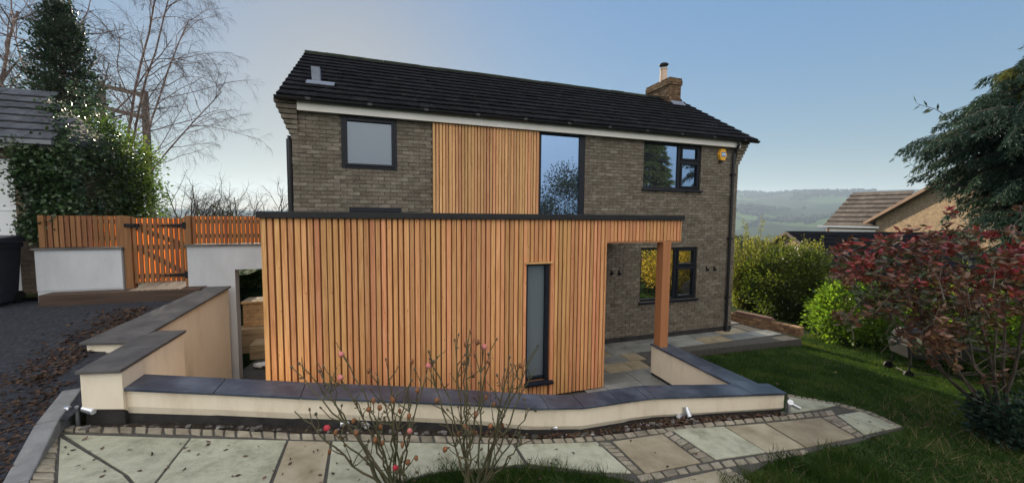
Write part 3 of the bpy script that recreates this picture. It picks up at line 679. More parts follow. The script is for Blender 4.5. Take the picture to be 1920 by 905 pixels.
mb = MB(); mb.prism([(cx0+.05, cy0-.16, roofz(cy0-.16)+.055), (cx1+.08, cy0-.16, roofz(cy0-.16)+.055), (cx1+.08, cy0-.01, roofz(cy0)+.07), (cx0+.05, cy0-.01, roofz(cy0)+.07)], [(cx0+.05, cy0-.16, roofz(cy0-.16)+.075), (cx1+.08, cy0-.16, roofz(cy0-.16)+.075), (cx1+.08, cy0-.01, roofz(cy0)+.12), (cx0+.05, cy0-.01, roofz(cy0)+.12)])
mb.build('flashing', MT['lead'], ch)
pc = (8.72, 10.55, 7.46)
mb = MB(); mb.lathe(pc, [(.12, 0), (.115, .1), (.105, .38), (.12, .40), (.12, .44), (.06, .44)], 16); mb.build('chimney_pot', M('pot_clay', [(.55, .40, .30), (.62, .46, .36)], scale=5, rough=.85), ch, smooth=False)
mb = MB(); mb.lathe((pc[0], pc[1], pc[2]+.54), [(.145, 0), (.15, .02), (.10, .06), (.02, .085)], 16)
for k in range(6):
    a = k*math.pi/3; mb.tube([(pc[0]+.1*math.cos(a), pc[1]+.1*math.sin(a), pc[2]+.42), (pc[0]+.1*math.cos(a), pc[1]+.1*math.sin(a), pc[2]+.56)], .007, 4)
mb.build('cowl', MT['iron'], ch)
# windows
def window(name, x0, x1, z0, z1, y, bars, panes, fw, parent, glass, sill=True, depth=.07, casements=()):
    mb = MB()
    mb.box((x0, y, z0), (x0+fw, y+depth, z1)); mb.box((x1-fw, y, z0), (x1, y+depth, z1)); mb.box((x0+fw, y+.001, z0), (x1-fw, y+depth, z0+fw)); mb.box((x0+fw, y+.001, z1-fw), (x1-fw, y+depth, z1))
    for a, b, c, d in bars: mb.box((a, y+.002, c), (b, y+depth, d))
    for a, b, c, d in casements:
        t = .045; yy = y-.022
        mb.box((a, yy, c), (a+t, y+.03, d)); mb.box((b-t, yy, c), (b, y+.03, d)); mb.box((a+t, yy+.001, c), (b-t, y+.03, c+t)); mb.box((a+t, yy+.001, d-t), (b-t, y+.03, d))
    fr = mb.build('window', MT['frame'], parent, bevel=.006)
    for a, b, c, d in panes:
        p = MB(); p.box((a, y+.035, c), (b, y+.055, d)); p.build('pane', glass, fr)
    if sill:
        s = MB(); s.prism([(x0-.04, y-.10, z0-.05), (x1+.04, y-.10, z0-.05), (x1+.04, y+.02, z0-.05), (x0-.04, y+.02, z0-.05)], [(x0-.04, y-.10, z0-.012), (x1+.04, y-.10, z0-.012), (x1+.04, y+.02, z0+.004), (x0-.04, y+.02, z0+.004)]); s.build('sill', MT['frame'], fr)
    return fr
YW = Y0+.03
window('w', -.716, .28, 3.96, 4.93, Y0-.03, [], [(-.62, .185, 4.05, 4.84)], .07, house, MT['pane_dim'], sill=False, casements=[(-.66, .225, 4.005, 4.885)])
mb = MB(); mb.box((-.6, Y0-.03, 3.14), (.35, Y0+.04, 3.225)); mb.box((-.6, Y0+.03, 2.6), (.35, Y0+.06, 3.14)); mb.build('window_head', MT['frame'], house)
window('w', 3.30, 4.46, 3.0, 4.94, Y0-.005, [(4.30, 4.42, 3.05, 4.9)], [(3.34, 4.31, 3.10, 4.88)], .05, house, MT['pane_sky'], sill=False)
for z0, z1, g in ((3.787, 4.928, MT['pane_sky']), (.964, 2.314, MT['pane_dark'])):
    H = z1-z0; zt = z0+H*.63
    window('w', 6.053, 7.83, z0, z1, YW, [(7.12, 7.20, z0+.05, z1-.05), (7.20, 7.78, zt-.03, zt+.03)],
           [(6.10, 7.125, z0+.05, z1-.05), (7.26, 7.72, z0+.10, zt-.08), (7.26, 7.72, zt+.08, z1-.10)], .055, house, g, sill=True,
           casements=[(7.205, 7.775, z0+.052, zt-.032), (7.205, 7.775, zt+.032, z1-.052)])
# larch panel on the upper floor
def battens(mb, x0, x1, z0, z1, y, pitch, rnd, m=0, skip=()):
    x = x0
    while x < x1-.02:
        w = pitch*rnd.choice((.70, .75, .80))
        xe = min(x+w, x1); d = rnd.uniform(0, .004); a = z0; segs = [(z0, z1)]
        for h in skip:
            if h[0]-.002 < x+w/2 < h[1]+.002:
                new = []
                for s0, s1 in segs:
                    if s0 < h[2]: new.append((s0, h[2]))
                    if s1 > h[3]: new.append((h[3], s1))
                segs = new
        for s0, s1 in segs: mb.box((x, y-d, s0+rnd.uniform(0, .006)), (xe, y+.03, s1), m)
        x += pitch*rnd.uniform(.96, 1.04)
rnd = random.Random(21)
mb = MB(); battens(mb, .97, 3.29, 3.10, 4.925, Y0-.075, .066, rnd); mb.box((.975, Y0-.044, 3.10), (3.285, Y0+.04, 4.925), 1)
mb.build('cladding', [MT['larch_pale'], MT['batten_void']], house)
# small dark hooks on the brickwork
for hx, hz in ((5.22, 1.74), (5.43, 1.73), (8.15, 1.73), (8.41, 1.72)):
    mb = MB(); mb.box((hx-.012, Y0-.09, hz-.04), (hx+.012, Y0-.01, hz-.015)); mb.box((hx-.02, Y0-.025, hz-.06), (hx+.02, Y0-.012, hz+.06)); mb.box((hx-.012, Y0-.09, hz-.04), (hx+.012, Y0-.07, hz+.01))
    mb.build('hook', MT['iron'], house)
# burglar alarm box
al = thing('alarm_box', 'small orange six-sided alarm box with blue panel under the eave', 'alarm', (8.47, Y0-.02, 4.58))
def hexagon(cx, cz, rx, rz, y): return [(cx+rx*a, y, cz+rz*b) for a, b in ((-.5, -1), (.5, -1), (1, 0), (.5, 1), (-.5, 1), (-1, 0))]
mb = MB(); mb.prism(hexagon(8.47, 4.73, .135, .155, Y0-.02), hexagon(8.47, 4.73, .125, .145, Y0-.09)); mb.build('cover', MT['alarm_yellow'], al)
mb = MB(); mb.box((8.41, Y0-.096, 4.68), (8.55, Y0-.0905, 4.79), 0)
for k, (a, b) in enumerate(((8.425, 8.455), (8.462, 8.492), (8.499, 8.532))): mb.box((a, Y0-.100, 4.715), (b, Y0-.0965, 4.755), 1)
mb.build('panel', [MT['alarm_blue'], MT['alarm_text']], al)
mb = MB(); mb.tube([(8.44, Y0-.05, 4.54), (8.44, Y0-.05, 4.59)], .045, 10); mb.build('strobe', MT['iron'], al)

# ================================================================== EXTENSION
EY, EL, ER, CRX, EZT, EZS = 5.833, -1.526, 3.736, 5.351, 3.119, 2.637
ext = thing('porch_extension', 'flat roofed porch extension clad in vertical orange larch boards', 'extension', ((EL+ER)/2, EY, 0))
win = (2.225, 2.645, .30, 2.30)
rnd = random.Random(8)
mb = MB()
battens(mb, EL, win[0]-.0, .02, EZT-.09, EY, .0785, rnd); battens(mb, win[0], win[1]+.02, .02, win[2]-.06, EY, .071, rnd); battens(mb, win[0], win[1]+.02, win[3]+.03, EZT-.09, EY, .071, rnd); battens(mb, win[1]+.025, ER, .02, EZT-.09, EY, .073, rnd)
battens(mb, ER+.003, CRX, EZS+.01, EZT-.09, EY, .0755, rnd)
y = EY+.045                                      # left return
while y < Y0-.05: mb.box((EL+.03, y, .02), (EL+.0, y+.06, EZT-.09)); y += .078
y = EY+.045
while y < Y0-.05: mb.box((ER-.03, y, .02), (ER, y+.06, EZT-.09)); mb.box((CRX-.03, y, EZS+.01), (CRX, y+.06, EZT-.09)); y += .078
mb.build('cladding', MT['larch'], ext)
mb = MB()
def shell(x0, x1, z0, z1): mb.box((x0, EY+.032, z0), (x1, EY+.07, z1))
shell(EL+.01, win[0], .0, EZT-.09); shell(win[1], ER-.01, 0, EZT-.09); shell(win[0], win[1], 0, win[2]); shell(win[0], win[1], win[3], EZT-.09); shell(ER-.009, CRX-.01, EZS+.012, EZT-.09)
mb.box((EL+.032, EY+.072, 0), (EL+.07, Y0-.02, EZT-.09)); mb.box((ER-.07, EY+.072, 0), (ER-.032, Y0-.02, EZT-.09)); mb.box((CRX-.07, EY+.072, EZS+.012), (CRX-.032, Y0-.02, EZT-.09))
mb.build('backing', MT['batten_void'], ext)
mb = MB(); mb.box((EL-.04, EY-.05, EZT-.088), (CRX+.03, EY+.0, EZT+.0)); mb.box((EL-.04, EY+.001, EZT-.086), (CRX+.03, Y0-.085, EZT-.012)); mb.build('roof_trim', MT['black_trim'], ext, bevel=.004)
mb = MB(); mb.box((ER+.002, EY+.072, EZS-.012), (CRX-.002, Y0-.03, EZS+.006)); mb.box((ER+.002, EY-.004, EZS-.014), (CRX+.002, EY+.071, EZS+.008)); mb.build('soffit', MT['post_wood'], ext)
mb = MB(); mb.box((4.945, EY-.01, .60), (5.125, EY+.17, EZS-.016)); mb.build('post', MT['post_wood'], ext, bevel=.006)
# slot window
mb = MB(); yy = EY+.10
mb.box((win[0]+.005, EY-.01, win[2]), (win[0]+.025, yy+.05, win[3])); mb.box((win[1]-.06, EY+.02, win[2]), (win[1]+.005, yy+.05, win[3])); mb.box((win[0]+.026, EY+.03, win[3]-.035), (win[1]-.061, yy+.05, win[3])); mb.box((win[0]+.026, EY+.06, win[2]), (win[1]-.061, yy+.05, win[2]+.06))
fr = mb.build('window', MT['frame'], ext, bevel=.004)
mb = MB(); mb.box((win[0]+.02, yy, win[2]+.05), (win[1]-.055, yy+.02, win[3]-.03)); mb.build('pane', MT['pane_frost'], fr)
mb = MB(); mb.prism([(win[0]-.02, EY-.07, win[2]-.055), (win[1]+.075, EY-.07, win[2]-.055), (win[1]+.075, EY+.03, win[2]-.055), (win[0]-.02, EY+.03, win[2]-.055)], [(win[0]-.02, EY-.07, win[2]-.02), (win[1]+.075, EY-.07, win[2]-.02), (win[1]+.075, EY+.03, win[2]-.001), (win[0]-.02, EY+.03, win[2]-.001)]); mb.build('sill', MT['frame'], fr)
mb = MB(); mb.box((win[0]-.03, EY-.045, win[3]+.003), (win[1]+.05, EY+.03, win[3]+.027)); mb.build('head_board', MT['larch_pale'], fr)

# ================================================================== GARDEN WALLS
low = thing('low_wall', 'low cream rendered wall with blue black slate coping bending along the path', 'wall', (1, 4.9, .3))
n = len(cop_front)
inset = .045
mbw = MB(); mbp = MB()
def inw(i):
    f, b = cop_front[i], cop_back[i]; d = (b-f)*np.array((1, 1, 0)); d /= np.linalg.norm(d); return f+d*inset, b-d*inset
F_, B_ = zip(*[inw(i) for i in range(n)])
for i in range(n-1):
    q = [F_[i], F_[i+1], B_[i+1], B_[i]]; gap = .13 if i < 3 else (.09 if i < 6 else .03)
    GR = [.16, .16, .15, .14, .12, .09, .07, .06, .05, .05, .05]; gr, gr2 = GR[i], GR[i+1]
    zb = [float(zpath(q[0][0]))+gr, float(zpath(q[1][0]))+gr2, .06, .06]
    mbw.prism([(p[0], p[1], z) for p, z in zip(q, zb)], [(p[0], p[1], float(zcop(p[0]))-.035) for p in q])
    d = (B_[i]-F_[i]); d = d/np.linalg.norm(d)*.025; d2 = (B_[i+1]-F_[i+1]); d2 = d2/np.linalg.norm(d2)*.025
    q2 = [F_[i]+d, F_[i+1]+d2, B_[i+1]-d2, B_[i]-d]
    mbp.prism([(p[0], p[1], -.1) for p in q2], [(p[0], p[1], zz+.02) for p, zz in zip(q2, zb)])
# return wall to the post
ri = [on_cop(*p) for p in [(1213, 649), (1376, 721)]]; ro = [on_cop(*p) for p in [(1258, 653), (1425, 719)]]
A, B, Cq, D = ri[0], ri[1], ro[1], ro[0]
zt = .555
ri0 = np.array((4.905, 6.06)); ro0 = np.array((5.33, 6.06)); ri1 = np.array((A[0]+(B[0]-A[0]), B[1])); ro1 = Cq[:2]
def zr_(p): return float(zcop(p[0]))
s = np.array((.04, 0))
mbw.prism([(*(ri0+s), .06), (*(ri1+s), .06), (*(ro1-s), .06), (*(ro0-s), .06)], [(*(ri0+s), zr_(ri0)-.036), (*(ri1+s), zr_(ri1)-.036), (*(ro1-s), zr_(ro1)-.036), (*(ro0-s), zr_(ro0)-.036)])
s = np.array((.06, 0)); mbp.prism([(*(ri0+s), -.1), (*(ri1+s), -.1), (*(ro1-s), -.1), (*(ro0-s), -.1)], [(*(ri0+s), .07), (*(ri1+s), .07), (*(ro1-s), .07), (*(ro0-s), .07)])
mbw.build('render', MT['render'], low); mbp.build('plinth', MT['plinth'], low)
def cop_stone(q, th=.034, mat='coping', parent=low, name='coping_stone'):
    m = MB(); c = np.mean(q, axis=0); Q = [p+(c-p)/np.linalg.norm((c-p))*.004 for p in q]
    t = random.uniform(-.003, .003)
    m.prism([p-np.array((0, 0, th)) for p in Q], [p+np.array((0, 0, t)) for p in Q]); return m.build(name, MT[mat], parent, bevel=.005)
cuts = [(0, 1), (1, 2.02), (2.02, 3.1), (3.1, 4.2), (4.2, 5.3), (5.3, 6), (6, 6.75), (6.75, 7), (7, 7.65), (7.65, 8), (8, 9), (9, 9.55), (9.55, 10)]
def atl(L, t):
    i = min(int(t), len(L)-2); return lerp(L[i], L[i+1], t-i)
for a, b in cuts:
    q = [atl(cop_front, a)]+[cop_front[k] for k in range(int(a)+1, int(math.ceil(b)))]+[atl(cop_front, b)]
    r = [atl(cop_back, a)]+[cop_back[k] for k in range(int(a)+1, int(math.ceil(b)))]+[atl(cop_back, b)]
    cop_stone(q+r[::-1])
for k in range(3):
    t0, t1 = k/3, (k+1)/3; q = [np.array((*lerp(ri0, ri1, t0), 0)), np.array((*lerp(ri0, ri1, t1), 0)), np.array((*lerp(ro0, ro1, t1), 0)), np.array((*lerp(ro0, ro1, t0), 0))]
    for p in q: p[2] = zr_(p)+.001
    cop_stone(q)
# stepped retaining wall on the left
ret = thing('retaining_wall', 'stepped cream rendered retaining wall with grey slab coping beside the driveway', 'wall', (-3.1, 6.9, 0))
mb = MB()
def prism_z(mb, poly, zb, zt): mb.prism([(x, y, b) for (x, y), b in zip(poly, zb)], [(x, y, t) for (x, y), t in zip(poly, zt)])
ZM = 1.47
mid = [pz(*p, ZM)[:2] for p in [(138.6, 697), (225, 693.5), (350, 618), (277, 621)]]      # near left, near right, far right, far left
def shrink(P, k):
    c = np.mean(P, axis=0); return [p+(c-p)/np.linalg.norm(c-p)*k for p in P]
mw = shrink(mid, .055); zg = float(zpath(-2.8))
prism_z(mb, mw, (zg+.17, zg+.15, .04, .04), (ZM-.036,)*4)
UA, UB, UC, UD = pz(147, 642, 1.44)[:2], np.array((mid[3][0]+.02, mid[3][1]-.35)), pz(434, 535, 1.80)[:2], pz(385, 537, 1.80)[:2]
uw = [UA+np.array((.05, .05)), UB+np.array((-.03, .05)), UC+np.array((-.05, 0)), UD+np.array((.05, 0))]
prism_z(mb, uw, (.9, 0, 0, .9), (1.402, 1.402, 1.762, 1.762))
mb.build('render', MT['render'], ret)
mb = MB(); prism_z(mb, shrink(mw, .03), (.3, .3, -.05, -.05), (zg+.19, zg+.17, .06, .06)); mb.build('plinth', MT['plinth'], ret)
def cop_w(poly, z): return [np.array((x, y, zz)) for (x, y), zz in zip(poly, z)]
for a, b in ((0, .52), (.52, 1)):
    cop_stone(cop_w([lerp(mid[0], mid[3], a), lerp(mid[1], mid[2], a), lerp(mid[1], mid[2], b), lerp(mid[0], mid[3], b)], (ZM,)*4), mat='coping_dry', parent=ret)
for a, b in ((0, .14), (.14, .5), (.5, 1)):
    L = lambda t: lerp(UA, UD, t); Rr = lambda t: lerp(UB, UC, t); z = lambda t: lerp(1.435, 1.80, t)
    cop_stone(cop_w([L(a), Rr(a), Rr(b), L(b)], (z(a), z(a), z(b), z(b))), mat='coping_dry', parent=ret)
# white walls below the fence
FY = 8.15
wl = thing('white_wall', 'white rendered wall below the slatted fence left of the gate', 'wall', (-4.67, FY, 1.8))
mb = MB(); mb.box((-5.24, FY, 1.3), (-4.16, FY+.2, 2.475)); mb.box((-5.24, FY-.012, 1.82), (-4.16, FY-.0005, 2.475)); mb.build('render', MT['render_white'], wl)
mb = MB(); mb.box((-5.27, FY-.04, 2.478), (-4.13, FY+.24, 2.505)); mb.build('coping', MT['coping_dry'], wl)
wr = thing('white_wall', 'white rendered wall over the passage opening right of the gate', 'wall', (-2.6, FY, 1.8))
mb = MB(); mb.box((-3.26, FY, 1.3), (-2.56, FY+.2, 2.505)); mb.box((-2.56, FY, 2.07), (-1.56, FY+.2, 2.504)); mb.box((-2.82, FY+.003, -.1), (-2.555, FY+.195, 1.3)); mb.build('render', MT['render_white'], wr)
mb = MB(); mb.box((-3.29, FY-.04, 2.508), (-1.56, FY+.24, 2.535)); mb.build('coping', MT['coping_dry'], wr)
# threshold step of sleepers in front of the gate
st = MB(); st.box((-5.05, FY-.30, 1.35), (-2.98, FY-.02, 1.80)); st.box((-4.15, FY-.019, 1.35), (-3.265, FY+.9, 1.80)); st.build('step', MT['step_dark'], None, bevel=.01)
tag(bpy.data.objects['step'], 'long dark timber step along the foot of the gate', 'step')
# fence panels and gate
def fence(label, x0, x1, z0, z1, pitch, sunny):
    t = thing('slatted_fence', label, 'fence', ((x0+x1)/2, FY+.1, z0))
    a = MB(); ab = MB(); n = int((x1-x0-.03)/pitch)
    for i in range(n):
        x = x0+.02+i*pitch
        w = pitch*.75
        a.box((x, FY+.045, z0+random.uniform(.0, .008)), (x+w, FY+.065, z1-random.uniform(0, .006)))
        xc = x+pitch*.83-.035; ab.box((xc-.027, FY+.124, z0), (xc+.027, FY+.136, z1-.01))
    a.build('slats', MT['fence_wood'], t); ab.build('back_slats', MT['fence_back_glow'], t)
    r = MB()
    for zz in (z0+.14, z1-.1): r.box((x0, FY+.068, zz-.035), (x1, FY+.122, zz+.035))
    r.build('rail', MT['fence_wood'], t)
    for x in (x0-.0, x1-.06):
        p = MB(); p.box((x-.012, FY+.03, z0+.003), (x+.062, FY+.15, z1+.002)); p.build('fence_post', MT['fence_wood'], t)
    return t
fence('slatted larch fence on the white wall left of the gate', -5.19, -4.13, 2.51, 3.03, .071, 0)
fence('slatted larch fence between the gate and the clad extension', -3.27, -1.62, 2.54, 3.04, .067, 1)
gx0, gx1, gz0, gz1 = -4.02, -3.30, 1.875, 3.0
gate = thing('garden_gate', 'slatted larch garden gate with black iron hinges and latch', 'gate', (-3.66, FY+.05, gz0))
a = MB(); ab = MB(); n = 10; p = (gx1-gx0)/n
for i in range(n):
    x = gx0+i*p; a.box((x+.004, FY+.03, gz0+random.uniform(0, .01)), (x+.0535, FY+.05, gz1)); xc = x+p*.84-.038; ab.box((xc-.028, FY+.104, gz0+.02), (xc+.028, FY+.116, gz1-.01))
a.build('slats', MT['fence_wood'], gate); ab.build('back_slats', MT['fence_back_glow'], gate)
r = MB()
for zz in (gz0+.12, gz0+.62, gz1-.14): r.box((gx0, FY+.053, zz-.04), (gx1, FY+.10, zz+.04))
r.bar((gx1-.04, FY+.078, gz0+.16), (gx0+.05, FY+.078, gz0+.6), .04, .08); r.bar((gx1-.04, FY+.079, gz0+.66), (gx0+.05, FY+.079, gz1-.18), .04, .08)
r.build('brace', MT['fence_wood'], gate)
for x in (gx0-.11, gx1+.003):
    q = MB(); q.box((x, FY+.01, 1.78), (x+.10, FY+.13, 3.02)); q.build('gate_post', MT['fence_wood'], gate)
for zz in (gz0+.13, gz1-.13):
    h = MB(); y = FY+.024
    h.prism([(gx1-.01, y, zz-.03), (gx1-.34, y, zz-.006), (gx1-.36, y, zz), (gx1-.34, y, zz+.006), (gx1-.01, y, zz+.03)], [(gx1-.01, y-.008, zz-.03), (gx1-.34, y-.008, zz-.006), (gx1-.36, y-.008, zz), (gx1-.34, y-.008, zz+.006), (gx1-.01, y-.008, zz+.03)])
    h.box((gx1-.008, FY-.002, zz-.06), (gx1+.035, FY+.009, zz+.06)); h.build('hinge', MT['iron'], gate)
h = MB(); zz = gz1-.13; h.box((gx0-.09, FY-.003, zz-.03), (gx0+.12, FY+.008, zz+.03)); h.tube([(gx0+.09, FY-.02, zz-.05), (gx0+.12, FY-.03, zz-.02), (gx0+.09, FY-.02, zz+.02)], .014, 6); h.box((gx0-.06, FY-.02, zz-.015), (gx0+.06, FY-.0035, zz+.015)); h.build('latch', MT['iron'], gate)

# ================================================================== THROUGH THE PASSAGE
pm = MB(); pm.box((-2.72, 9.30, -.02), (-1.75, 9.75, .30)); tag(pm.build('sleeper_step', MT['sleeper'], bevel=.01), 'lower timber sleeper step in the passage beyond the opening', 'step', 'sleeper steps in the passage')
pm = MB(); pm.box((-3.1, 9.78, -.02), (-2.0, 10.2, .52)); tag(pm.build('sleeper_step', MT['sleeper'], bevel=.01), 'upper timber sleeper step against the brick pier in the passage', 'step', 'sleeper steps in the passage')
pm = MB(); pm.box((-3.02, 10.0, .525), (-2.62, 10.5, 1.05)); pm.box((-3.05, 9.97, 1.05), (-2.59, 10.53, 1.10)); tag(pm.build('brick_pier', MT['pier_brick'], bevel=.006), 'short orange brick pier above the passage steps', 'pier')
pm = MB(); pm.lathe((-2.05, 9.5, .305), [(.11, 0), (.16, .3), (.18, .31), (.18, .37), (.15, .37), (.13, .1)], 14); tag(pm.build('flower_pot', MT['terracotta'], smooth=False), 'red clay pot half hidden behind the corner of the extension', 'pot')
rg = MB(); 
for k in range(5): rg.blob((-2.36+random.uniform(-.1, .1), 8.75+random.uniform(-.05, .05), .03+random.uniform(0, .03)), (.08, .06, .035), 0, .4, 8)
tag(rg.build('rag', MT['rag']), 'crumpled white rag on the passage paving', 'rag')

# ================================================================== LIGHTS IN THE BED
def spotlight(px, py, heads, label, zoff=0.):
    p = on_path(px, py, 0); x, y, z = p
    t = thing('garden_spotlight', label, 'spotlight', (x, y, z-.02), 'garden spotlights along the low wall')
    hmax = max(h[2] for h in heads)
    if hmax > .06:
        m = MB(); m.tube([(x, y, z-.05), (x, y, z+hmax+.02)], .017, 10); m.build('post', MT['steel'], t)
    for dx, dy, dz, vx, vy, vz, L, r in heads:
        v = np.array((vx, vy, vz), float); v /= np.linalg.norm(v); a = np.array((x+dx, y+dy, z+dz)); m = MB()
        m.tube([a, a+v*.01, a+v*L], [r*.7, r, r], 14); 
        h = m.build('lamp_head', MT['steel'], t)
        m = MB(); m.tube([a+v*(L-.004), a+v*(L+.004)], r*.86, 14); m.build('lens', MT['lens'], h)
        m = MB(); m.tube([(x, y, z+dz), a], .008, 5); m.build('bracket', MT['iron'], h)
    return t
spotlight(146, 792, [(.05, 0, .15, .9, -.35, -.25, .12, .037), (-.05, 0, .16, -.95, .1, -.2, .12, .035)], 'twin headed steel spotlight on a post at the left end of the wall')
spotlight(662, 797, [(-.03, .02, .04, -1, -.2, 0, .10, .033), (.10, 0, .03, .5, -.8, -.2, .10, .035)], 'low steel spotlight pair in the soil behind the rose bushes')
spotlight(1018, 806, [(-.03, .02, .03, -1, -.3, 0, .07, .03), (.05, 0, .05, .85, -.5, -.1, .12, .034)], 'low steel spotlight pair on the soil where the low wall bends')
spotlight(1282, 783, [(-.03, .02, .03, -1, -.3, 0, .06, .03), (.07, .05, .13, .05, -.5, -.85, .13, .036)], 'tilted steel spotlight pair under the straight right stretch of wall')
spotlight(1480, 773, [(0, 0, .16, -.6, -.5, .3, .08, .035), (.02, 0, .13, .7, -.5, -.4, .12, .03)], 'twin headed steel spotlight at the right end of the wall beside the lawn')

# ================================================================== LEFT: GARAGE, BIN
gar = thing('garage', 'grey tiled garage at the left edge with white door and ivy', 'garage', (-7.5, 8.6, 1.4))
GY = 8.6
mb = MB(); mb.box((-5.72, GY, 1.2), (-5.14, GY+.3, 4.2)); mb.box((-12, GY+.3, 1.2), (-5.14, GY+2.1, 4.2)); mb.box((-9.5, GY, 3.96), (-5.72, GY+.3, 4.2)); mb.build('wall', MT['dark_brick'], gar)
mb = MB(); mb.box((-8.5, GY+.08, 1.3), (-5.73, GY+.12, 3.95))
for z in np.arange(1.75, 3.9, .45): mb.box((-8.5, GY+.07, z), (-5.74, GY+.0795, z+.02))
mb.build('door', MT['door_white'], gar)
tiled_roof('roof', gar, -12, -5.05, GY-.25, 4.24, GY+1.05, 5.28, MT['garage_tile'], 7, .33, hip=.95)
mb = MB(); mb.box((-12, GY-.2, 4.1), (-5.1, GY-.16, 4.24)); mb.build('fascia', MT['white_fascia'], gar)
mb = MB(); mb.box((-12, GY-.31, 4.165), (-5.04, GY-.21, 4.235)); mb.build('gutter', M('grey_gutter', [(.16, .17, .19)], rough=.4), gar)
bx, by, bz = -5.75, 8.05, 1.62
bn = thing('wheelie_bin', 'dark blue wheelie bin at the left edge before the garage door', 'bin', (bx, by, bz))
mb = MB(); mb.prism([(bx-.22, by-.24, bz+.05), (bx+.20, by-.24, bz+.05), (bx+.20, by+.22, bz+.05), (bx-.22, by+.22, bz+.05)], [(bx-.27, by-.30, bz+.98), (bx+.25, by-.30, bz+.98), (bx+.25, by+.28, bz+.98), (bx-.27, by+.28, bz+.98)]); mb.box((bx-.285, by-.315, bz+.90), (bx+.265, by+.295, bz+.975)); mb.build('body', MT['bin'], bn, bevel=.015)
mb = MB(); mb.prism([(bx-.30, by-.34, bz+.985), (bx+.28, by-.34, bz+.985), (bx+.28, by+.32, bz+.985), (bx-.30, by+.32, bz+.985)], [(bx-.27, by-.30, bz+1.05), (bx+.25, by-.30, bz+1.05), (bx+.25, by+.30, bz+1.09), (bx-.27, by+.30, bz+1.09)]); mb.tube([(bx-.2, by+.36, bz+1.02), (bx+.18, by+.36, bz+1.02)], .018, 8); mb.build('lid', MT['bin'], bn, bevel=.015)
for sx in (-.2, .18):
    mb = MB(); mb.tube([(bx+sx-.03, by+.24, bz+.1), (bx+sx+.03, by+.24, bz+.1)], .1, 14); mb.build('wheel', MT['iron'], bn)

# ================================================================== PLANTS
def unit(v): return v/(np.linalg.norm(v, axis=-1, keepdims=True)+1e-9)
def leaves(P, D, size, width=.5, fold=.15, jitter=.35):
    """rhombic leaves: P (N,3) bases, D (N,3) directions"""
    N = len(P); D = unit(D+RNG.normal(0, jitter, (N, 3))); s = size*RNG.uniform(.6, 1.3, (N, 1))
    S = unit(np.cross(D, RNG.normal(0, 1, (N, 3)))); U = np.cross(S, D)
    v = np.empty((N, 4, 3)); v[:, 0] = P; v[:, 1] = P+D*s*.45+S*s*width*.5+U*s*fold; v[:, 2] = P+D*s; v[:, 3] = P+D*s*.45-S*s*width*.5+U*s*fold
    return v
def crown_pts(c, r, clumps, per, spread, shell=.55, cut=None):
    """clump centres through an ellipsoid, leaf bases round each clump"""
    out = []; dirs = []; cc = []
    c = np.array(c, float); r = np.array(r, float)
    while len(cc) < clumps:
        d = unit(RNG.normal(0, 1, 3)); k = RNG.uniform(shell, 1)**.6; q = d*k
        p = c+q*r
        if cut is None or cut(p): cc.append(p)
    for p in cc:
        m = int(per*RNG.uniform(.5, 1.5)); q = RNG.normal(0, 1, (m, 3))*spread*RNG.uniform(.6, 1.3)
        out.append(p+q); dirs.append(unit(q)+unit((p-c)/r)*.8+np.array((0, 0, .1)))
    return np.concatenate(out), np.concatenate(dirs), np.array(cc)
def bush(name, label, cat, base, c, r, clumps, per, spread, mat, lsize, lwidth=.5, group=None, shell=.45, stem='bark', stems=10, cut=None, part='foliage'):
    t = thing(name, label, cat, base, group); base = np.array(base, float)
    P, D, cc = crown_pts(c, r, clumps, per, spread, shell, cut)
    ok = P[:, 2] > base[2]+.02
    mesh_np(part, leaves(P[ok], D[ok], lsize, lwidth), 4, MT[mat] if isinstance(mat, str) else mat, t)
    m = MB()
    for p in cc[RNG.permutation(len(cc))[:stems]]:
        b = base+np.array((RNG.uniform(-.04, .04), RNG.uniform(-.04, .04), 0)); mid = lerp(b, p, .5)+RNG.normal(0, .06, 3); m.tube([b, mid, p], [.02, .013, .005], 5)
    m.build('stem', MT[stem], t); return t
def curve(p, d, L, n, droop=0., wob=.15, rng=RNG):
    pts = [np.array(p, float)]; d = np.array(d, float); d /= np.linalg.norm(d)
    for i in range(n):
        d = d+rng.normal(0, wob, 3)+np.array((0, 0, -droop)); d /= np.linalg.norm(d); pts.append(pts[-1]+d*L/n)
    return np.array(pts)
def grow(mb, tw, p, d, L, r, lev, spec, tips):
    """recursive limbs; the last order goes into the twig mesh"""
    n, ang, ratio, droop, wob, seg = spec[lev]
    pts = curve(p, d, L, seg, droop, wob); rad = np.linspace(r, r*(.35 if lev < len(spec)-1 else .3), len(pts))
    (tw if lev >= len(spec)-2 else mb).tube(pts, rad, 6 if lev == 0 else (5 if lev == 1 else 3), cap=False)
    if lev == len(spec)-1: tips.append(pts[-1]); return
    for k in range(n):
        t = RNG.uniform(.25, 1.0)**.8; i = min(int(t*(len(pts)-1)), len(pts)-2); q = lerp(pts[i], pts[i+1], t*(len(pts)-1)-i)
        dd = unit(pts[i+1]-pts[i]); s = unit(np.cross(dd, RNG.normal(0, 1, 3))); a = R(ang)*RNG.uniform(.6, 1.3)
        grow(mb, tw, q, dd*math.cos(a)+s*math.sin(a), L*ratio*RNG.uniform(.6, 1.2)*(1.15-.5*t), max(r*.44*(1.1-.5*t), .0035), lev+1, spec, tips)
def bare_tree(name, label, base, stems, spec, cat='tree', group=None, tmat='birch', wmat='twig'):
    t = thing(name, label, cat, base, group); mb = MB(); tw = MB(); tips = []
    for (d, L, r) in stems: grow(mb, tw, np.array(base, float)+RNG.normal(0, .05, 3)*np.array((1, 1, 0)), d, L, r, 0, spec, tips)
    mb.build('trunk', MT[tmat], t, smooth=True); tw.build('crown', MT[wmat], t); return t
